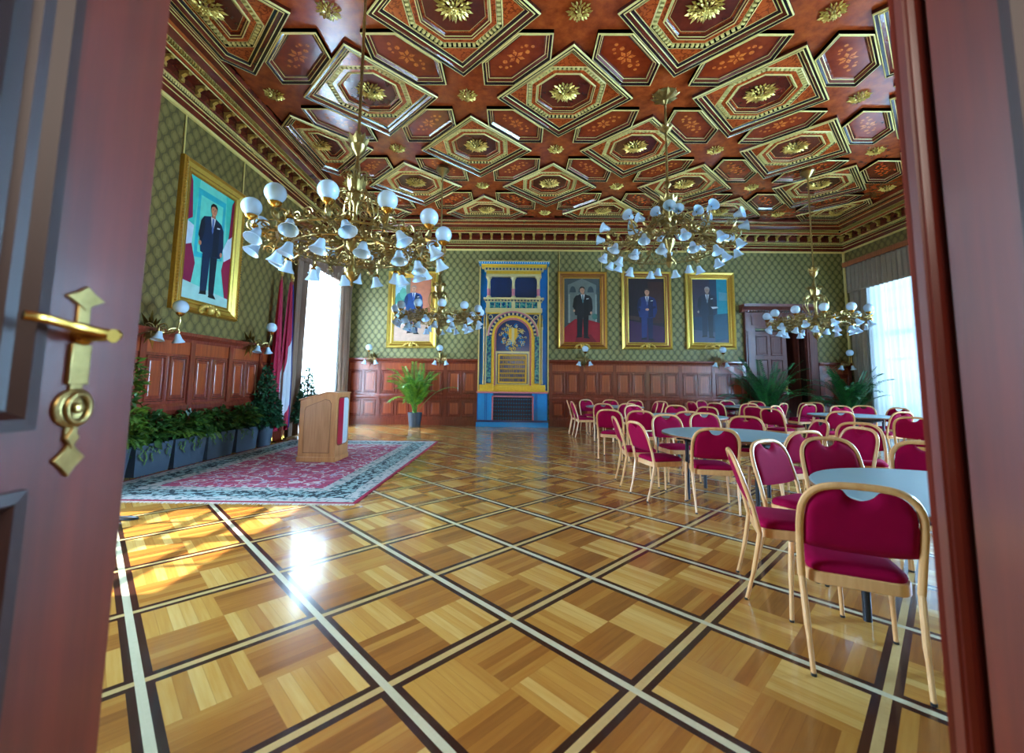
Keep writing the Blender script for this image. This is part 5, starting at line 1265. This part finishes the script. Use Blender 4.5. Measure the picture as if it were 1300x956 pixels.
# ---------------------------------------------------------------- chairs
def make_chair():
    """faces +y; origin under the seat centre"""
    t = thing('stacking_chair', '', 'chair')
    W_ = 0.225
    def yb(z): return -0.20 - 0.13 * max(0, (z - 0.42) / 0.44) ** 1.15
    prof = [(W_ - 0.005, 0.40), (W_, 0.55), (W_, 0.68), (W_ - 0.012, 0.765), (W_ - 0.05, 0.825), (W_ - 0.115, 0.855), (0.0, 0.862)]
    pts = [(x, yb(z), z) for x, z in prof] + [(-x, yb(z), z) for x, z in reversed(prof[:-1])]
    b = MB(); b.tube(smoothpts(pts, 5), 0.0145, beech, 10, flat=1.15); b.build('back_frame', t)
    for s in (-1, 1):
        b = MB(); b.tube(smoothpts([(s * 0.205, -0.285, 0.0), (s * 0.212, -0.235, 0.2), (s * (W_ - 0.005), -0.20, 0.405)], 4), [0.011] * 4 + [0.0145] * 5, beech, 10)
        b.lathe([(0.012, 0), (0.0125, 0.012)], steel, 8, tr(s * 0.205, -0.285, 0)); b.build('leg', t)
        b = MB(); b.tube(smoothpts([(s * 0.225, 0.195, 0.0), (s * 0.218, 0.19, 0.25), (s * 0.210, 0.185, 0.435)], 4), [0.011] * 4 + [0.0145] * 5, beech, 10); b.lathe([(0.012, 0), (0.0125, 0.012)], steel, 8, tr(s * 0.225, 0.195, 0)); b.build('leg', t)
    # seat frame: rounded band
    def rr(x, y0, y1, r): 
        o = []
        for cx_, cy_, a0 in ((x - r, y0 + r, -PI / 2), (x - r, y1 - r, 0), (-x + r, y1 - r, PI / 2), (-x + r, y0 + r, PI)):
            for k in range(6): a = a0 + k * PI / 10; o.append((cx_ + r * math.cos(a), cy_ + r * math.sin(a)))
        return o
    b = MB(); o1 = rr(0.212, -0.205, 0.20, 0.07); b.prism([(x * (0.97 - 0.06 * (y + 0.2) / 0.4), y) for x, y in o1], 'z', 0.375, 0.43, beech); b.build('seat_frame', t, bevel=0.004)
    o1 = [(x * (0.93 - 0.10 * (y + 0.2) / 0.4), y * 0.97) for x, y in o1]
    b = MB(); vs = []; fs = []; lv = [(0.0, 0.43), (0.004, 0.445), (0.0, 0.458), (-0.012, 0.47), (-0.05, 0.478)]
    n = len(o1)
    for e, z in lv:
        for (x, y) in o1:
            sx = (abs(x) + e) / abs(x) if abs(x) > 1e-3 else 1; sy = (abs(y) + e) / abs(y) if abs(y) > 1e-3 else 1
            vs.append((x * max(0, min(sx, 1.03)) * 0.985, y * max(0, min(sy, 1.03)) * 0.985, z))
    for k in range(len(lv) - 1):
        for i in range(n): fs.append((k * n + i, k * n + (i + 1) % n, (k + 1) * n + (i + 1) % n, (k + 1) * n + i))
    fs.append(tuple((len(lv) - 1) * n + i for i in range(n))); b.add(vs, fs, velvet); b.build('seat', t, angle=60)
    # padded back with a hand notch at the top
    out = []
    wi = W_ - 0.016
    prof2 = [(0.0, 0.575), (0.10, 0.575), (wi, 0.585), (wi, 0.68), (wi - 0.012, 0.76), (wi - 0.05, 0.815), (wi - 0.10, 0.840), (0.072, 0.848)]
    right = smoothpts([(x, 0, z) for x, z in prof2[2:]], 4); edge = [(0.0, 0.575), (0.11, 0.575)] + [(p.x, p.z) for p in right] + [(0.06, 0.832), (0.045, 0.812), (0.025, 0.80), (0.0, 0.796)]
    N = len(edge); rows = []
    b = MB(); vs = []
    bm = bmesh.new()
    ring = edge + [(-x, z) for x, z in reversed(edge[1:-1])]
    # grid fill in columns so that the pad can follow the backward lean
    import bisect
    NX = 26; cols = []
    for i in range(NX + 1):
        x = -wi + 2 * wi * i / NX; ax = min(abs(x), wi - 1e-4)
        # top of the outline at this x
        zt_ = None; best = 0.0
        for (p, q) in zip(edge[1:], edge[2:]):
            lo, hi = min(p[0], q[0]), max(p[0], q[0])
            if lo <= ax <= hi and hi - lo > 1e-6:
                z = p[1] + (q[1] - p[1]) * (ax - p[0]) / (q[0] - p[0])
                if z > 0.62: best = max(best, z) if ax > 0.072 else z
        zt_ = best if best > 0 else 0.68
        cols.append((x, 0.545 + 0.016 * (ax / wi) ** 4, zt_))
    NZ = 8
    for side in (-1, 1):
        for (x, z0, z1) in cols:
            for j in range(NZ + 1):
                tz = j / NZ; z = z0 + (z1 - z0) * tz; ed = min(1, 6 * min(tz, 1 - tz)) ** 0.5 * min(1, 8 * (1 - abs(x) / wi)) ** 0.5
                vs.append((x, yb(z) + side * (0.003 + 0.016 * ed), z))
    M_ = (NX + 1) * (NZ + 1); fs = []
    for sd in range(2):
        for i in range(NX):
            for j in range(NZ):
                a = sd * M_ + i * (NZ + 1) + j; fs.append((a, a + 1, a + NZ + 2, a + NZ + 1))
    for i in range(NX):
        a = i * (NZ + 1); fs.append((a, a + NZ + 1, a + NZ + 1 + M_, a + M_)); a += NZ; fs.append((a, a + NZ + 1, a + NZ + 1 + M_, a + M_))
    for j in range(NZ):
        for a in (j, NX * (NZ + 1) + j): fs.append((a, a + 1, a + 1 + M_, a + M_))
    bm.free(); b.add(vs, fs, velvet); b.build('backrest', t, angle=60)
    return t
chair0 = make_chair(); used = [False]
def chair(px, py, dx, dy, label, top=True, group='crimson stacking chairs'):
    """px,py = where the top of the back stands (or the seat centre); dx,dy = facing"""
    d = Vector((dx, dy)).normalized(); p = Vector((px, py)) + (d * 0.33 if top else d * 0)
    o = chair0 if not used[0] else copy_tree(chair0); used[0] = True
    o.location = (p.x, p.y, 0); o.rotation_euler = (0, 0, math.atan2(-d.x, d.y)); o['label'] = label; o['group'] = group
CH = [
 (1.53, 1.955, 0.42, 0.90, 'nearest crimson chair, seen from behind beside the door jamb'),
 (2.24, 1.93, -0.05, 1.0, 'crimson chair mostly hidden by the right door jamb, beside the nearest chair'),
 (1.46, 2.98, 0.93, -0.35, 'crimson chair at left of the nearest table, seen from its side'),
 (2.02, 3.53, 0.45, -0.89, 'crimson chair facing us behind the left edge of the nearest table'),
 (2.66, 3.74, -0.1, -1, 'dark crimson chair facing us directly behind the nearest table'),
 (3.30, 3.52, -0.55, -0.83, 'crimson chair behind the nearest table, close to the door jamb'),
 (2.05, 4.43, 0.20, 0.97, 'crimson chair seen squarely from behind at the second table'),
 (1.40, 5.12, 0.96, 0.2, 'crimson chair at left of the second table, nearer of the two side-on chairs'),
 (1.33, 5.86, 0.99, -0.08, 'crimson chair at left of the second table, farther of the two side-on chairs'),
 (2.227, 6.42, 0.1, -1, 'dark crimson chair facing us behind the left part of the second table'),
 (3.32, 6.26, -0.45, -0.9, 'bright crimson chair facing us behind the right part of the second table'),
 (2.86, 4.28, -0.25, 0.97, 'dark crimson chair at the near right of the second table'),
 (2.88, 7.22, 0.1, 1, 'crimson chair with its back to the second table, tucked under the third table'),
 (3.00, 6.90, -0.1, -1, 'crimson chair standing between the second and third tables'),
 (1.62, 7.50, 0.45, 0.9, 'crimson chair at the near left of the third table, seen from behind'),
 (2.10, 7.26, 0.35, 0.93, 'crimson chair beside the near left one at the third table'),
 (2.50, 9.20, 0.3, -0.95, 'crimson chair behind the left side of the third table'),
 (2.00, 9.85, 0.35, 0.93, 'crimson chair at the near left of the farthest left table'),
 (2.62, 10.05, 0.0, 1, 'crimson chair at the near side of the farthest left table'),
 (1.38, 11.55, 1, -0.1, 'leftmost crimson chair by the wall, farther of two side-on chairs'),
 (1.41, 10.80, 1, 0.05, 'leftmost crimson chair, nearer of two side-on chairs at the farthest left table'),
 (2.00, 12.32, 0.4, -0.9, 'crimson chair facing us behind the left of the farthest left table'),
 (2.72, 12.40, -0.05, -1, 'crimson chair facing us behind the farthest left table'),
 (3.38, 12.20, -0.4, -0.9, 'crimson chair facing us behind the right of the farthest left table'),
 (3.98, 11.80, -0.75, -0.6, 'bright crimson chair turned left near the wainscot, right of the farthest left table'),
 (3.62, 11.10, -1, 0.1, 'narrow side-on crimson chair, farther of the pair right of the farthest left table'),
 (3.60, 10.48, -0.95, 0.3, 'narrow side-on crimson chair, nearer of the pair right of the farthest left table'),
 (3.50, 9.45, -0.2, -1, 'crimson chair facing us behind the third table'),
 (3.95, 8.90, -0.7, -0.65, 'crimson chair turned left at the right end of the third table'),
 (3.98, 5.66, -0.95, 0.15, 'crimson chair leaning side-on in the middle of the right group'),
 (4.20, 5.34, -0.5, -0.85, 'crimson chair facing us left of the bright floor patch'),
 (3.74, 4.72, -1, -0.12, 'crimson chair side-on touching the one by the bright floor patch'),
 (5.85, 7.80, 0.2, 1, 'dark crimson chair seen from behind at the table before the corner palm'),
 (7.00, 7.85, -0.1, 1, 'crimson chair seen from behind with legs clear over the bright floor patch'),
 (5.02, 8.55, 0.9, 0.45, 'dark crimson chair left of the table before the corner palm'),
 (5.12, 9.35, 0.85, 0.5, 'dark crimson chair turned right, left of the table before the corner palm'),
 (5.84, 9.75, 0.5, -0.86, 'dark crimson chair behind the left side of the table before the corner palm'),
 (7.60, 10.15, -0.25, -0.95, 'crimson chair facing us behind the table before the corner palm'),
 (8.25, 10.30, -0.6, -0.8, 'bright crimson chair facing us in front of the right curtain'),
 (8.30, 9.40, -0.95, -0.3, 'crimson chair turned left in front of the right window'),
 (8.25, 8.55, -0.95, 0.3, 'narrow crimson chair close to the door jamb before the right window'),
 (6.95, 7.15, 0.2, 1, 'crimson chair cut by the door jamb before the right window'),
 (5.889, 6.45, 0.7, 0.7, 'large tilted crimson chair right of the bright floor patch'),
 (4.75, 11.70, 0.9, 0.2, 'crimson chair partly hidden at left of the farthest back table'),
 (5.10, 11.05, 0.75, 0.65, 'bright crimson chair at the near left of the farthest back table'),
 (5.90, 10.90, 0.1, 1, 'bright crimson chair seen squarely from behind at the farthest back table'),
 (5.45, 12.70, 0.45, -0.9, 'crimson chair behind the left of the farthest back table'),
 (6.25, 12.80, 0.0, -1, 'crimson chair facing us behind the farthest back table'),
 (6.98, 12.55, -0.3, -0.95, 'dark crimson chair in front of the door palm'),
 (6.95, 11.20, -0.5, 0.85, 'bright crimson chair at the right of the farthest back table'),
 (7.95, 11.80, -0.9, -0.3, 'crimson chair right of the farthest back table, by the door palm'),
 (7.30, 10.75, -0.2, 1, 'crimson chair in front of the dark door opening'),
 (8.35, 12.10, -0.7, -0.7, 'crimson chair close to the far door casing'),
]
for k, (x, y, dx, dy, lab) in enumerate(CH): chair(x, y, dx, dy, lab, top=(k != 1))

# black cable on the floor near the left door
b = MB(); b.tube(smoothpts([(-4.3, 4.12, 0.012), (-3.9, 4.10, 0.012), (-3.62, 4.13, 0.012), (-3.52, 4.10, 0.012), (-3.6, 4.05, 0.012), (-3.9, 4.02, 0.012)], 6), 0.011, steel, 8)
tag(b.build('floor_cable'), 'short black cable lying on the parquet in front of the rug', 'cable')
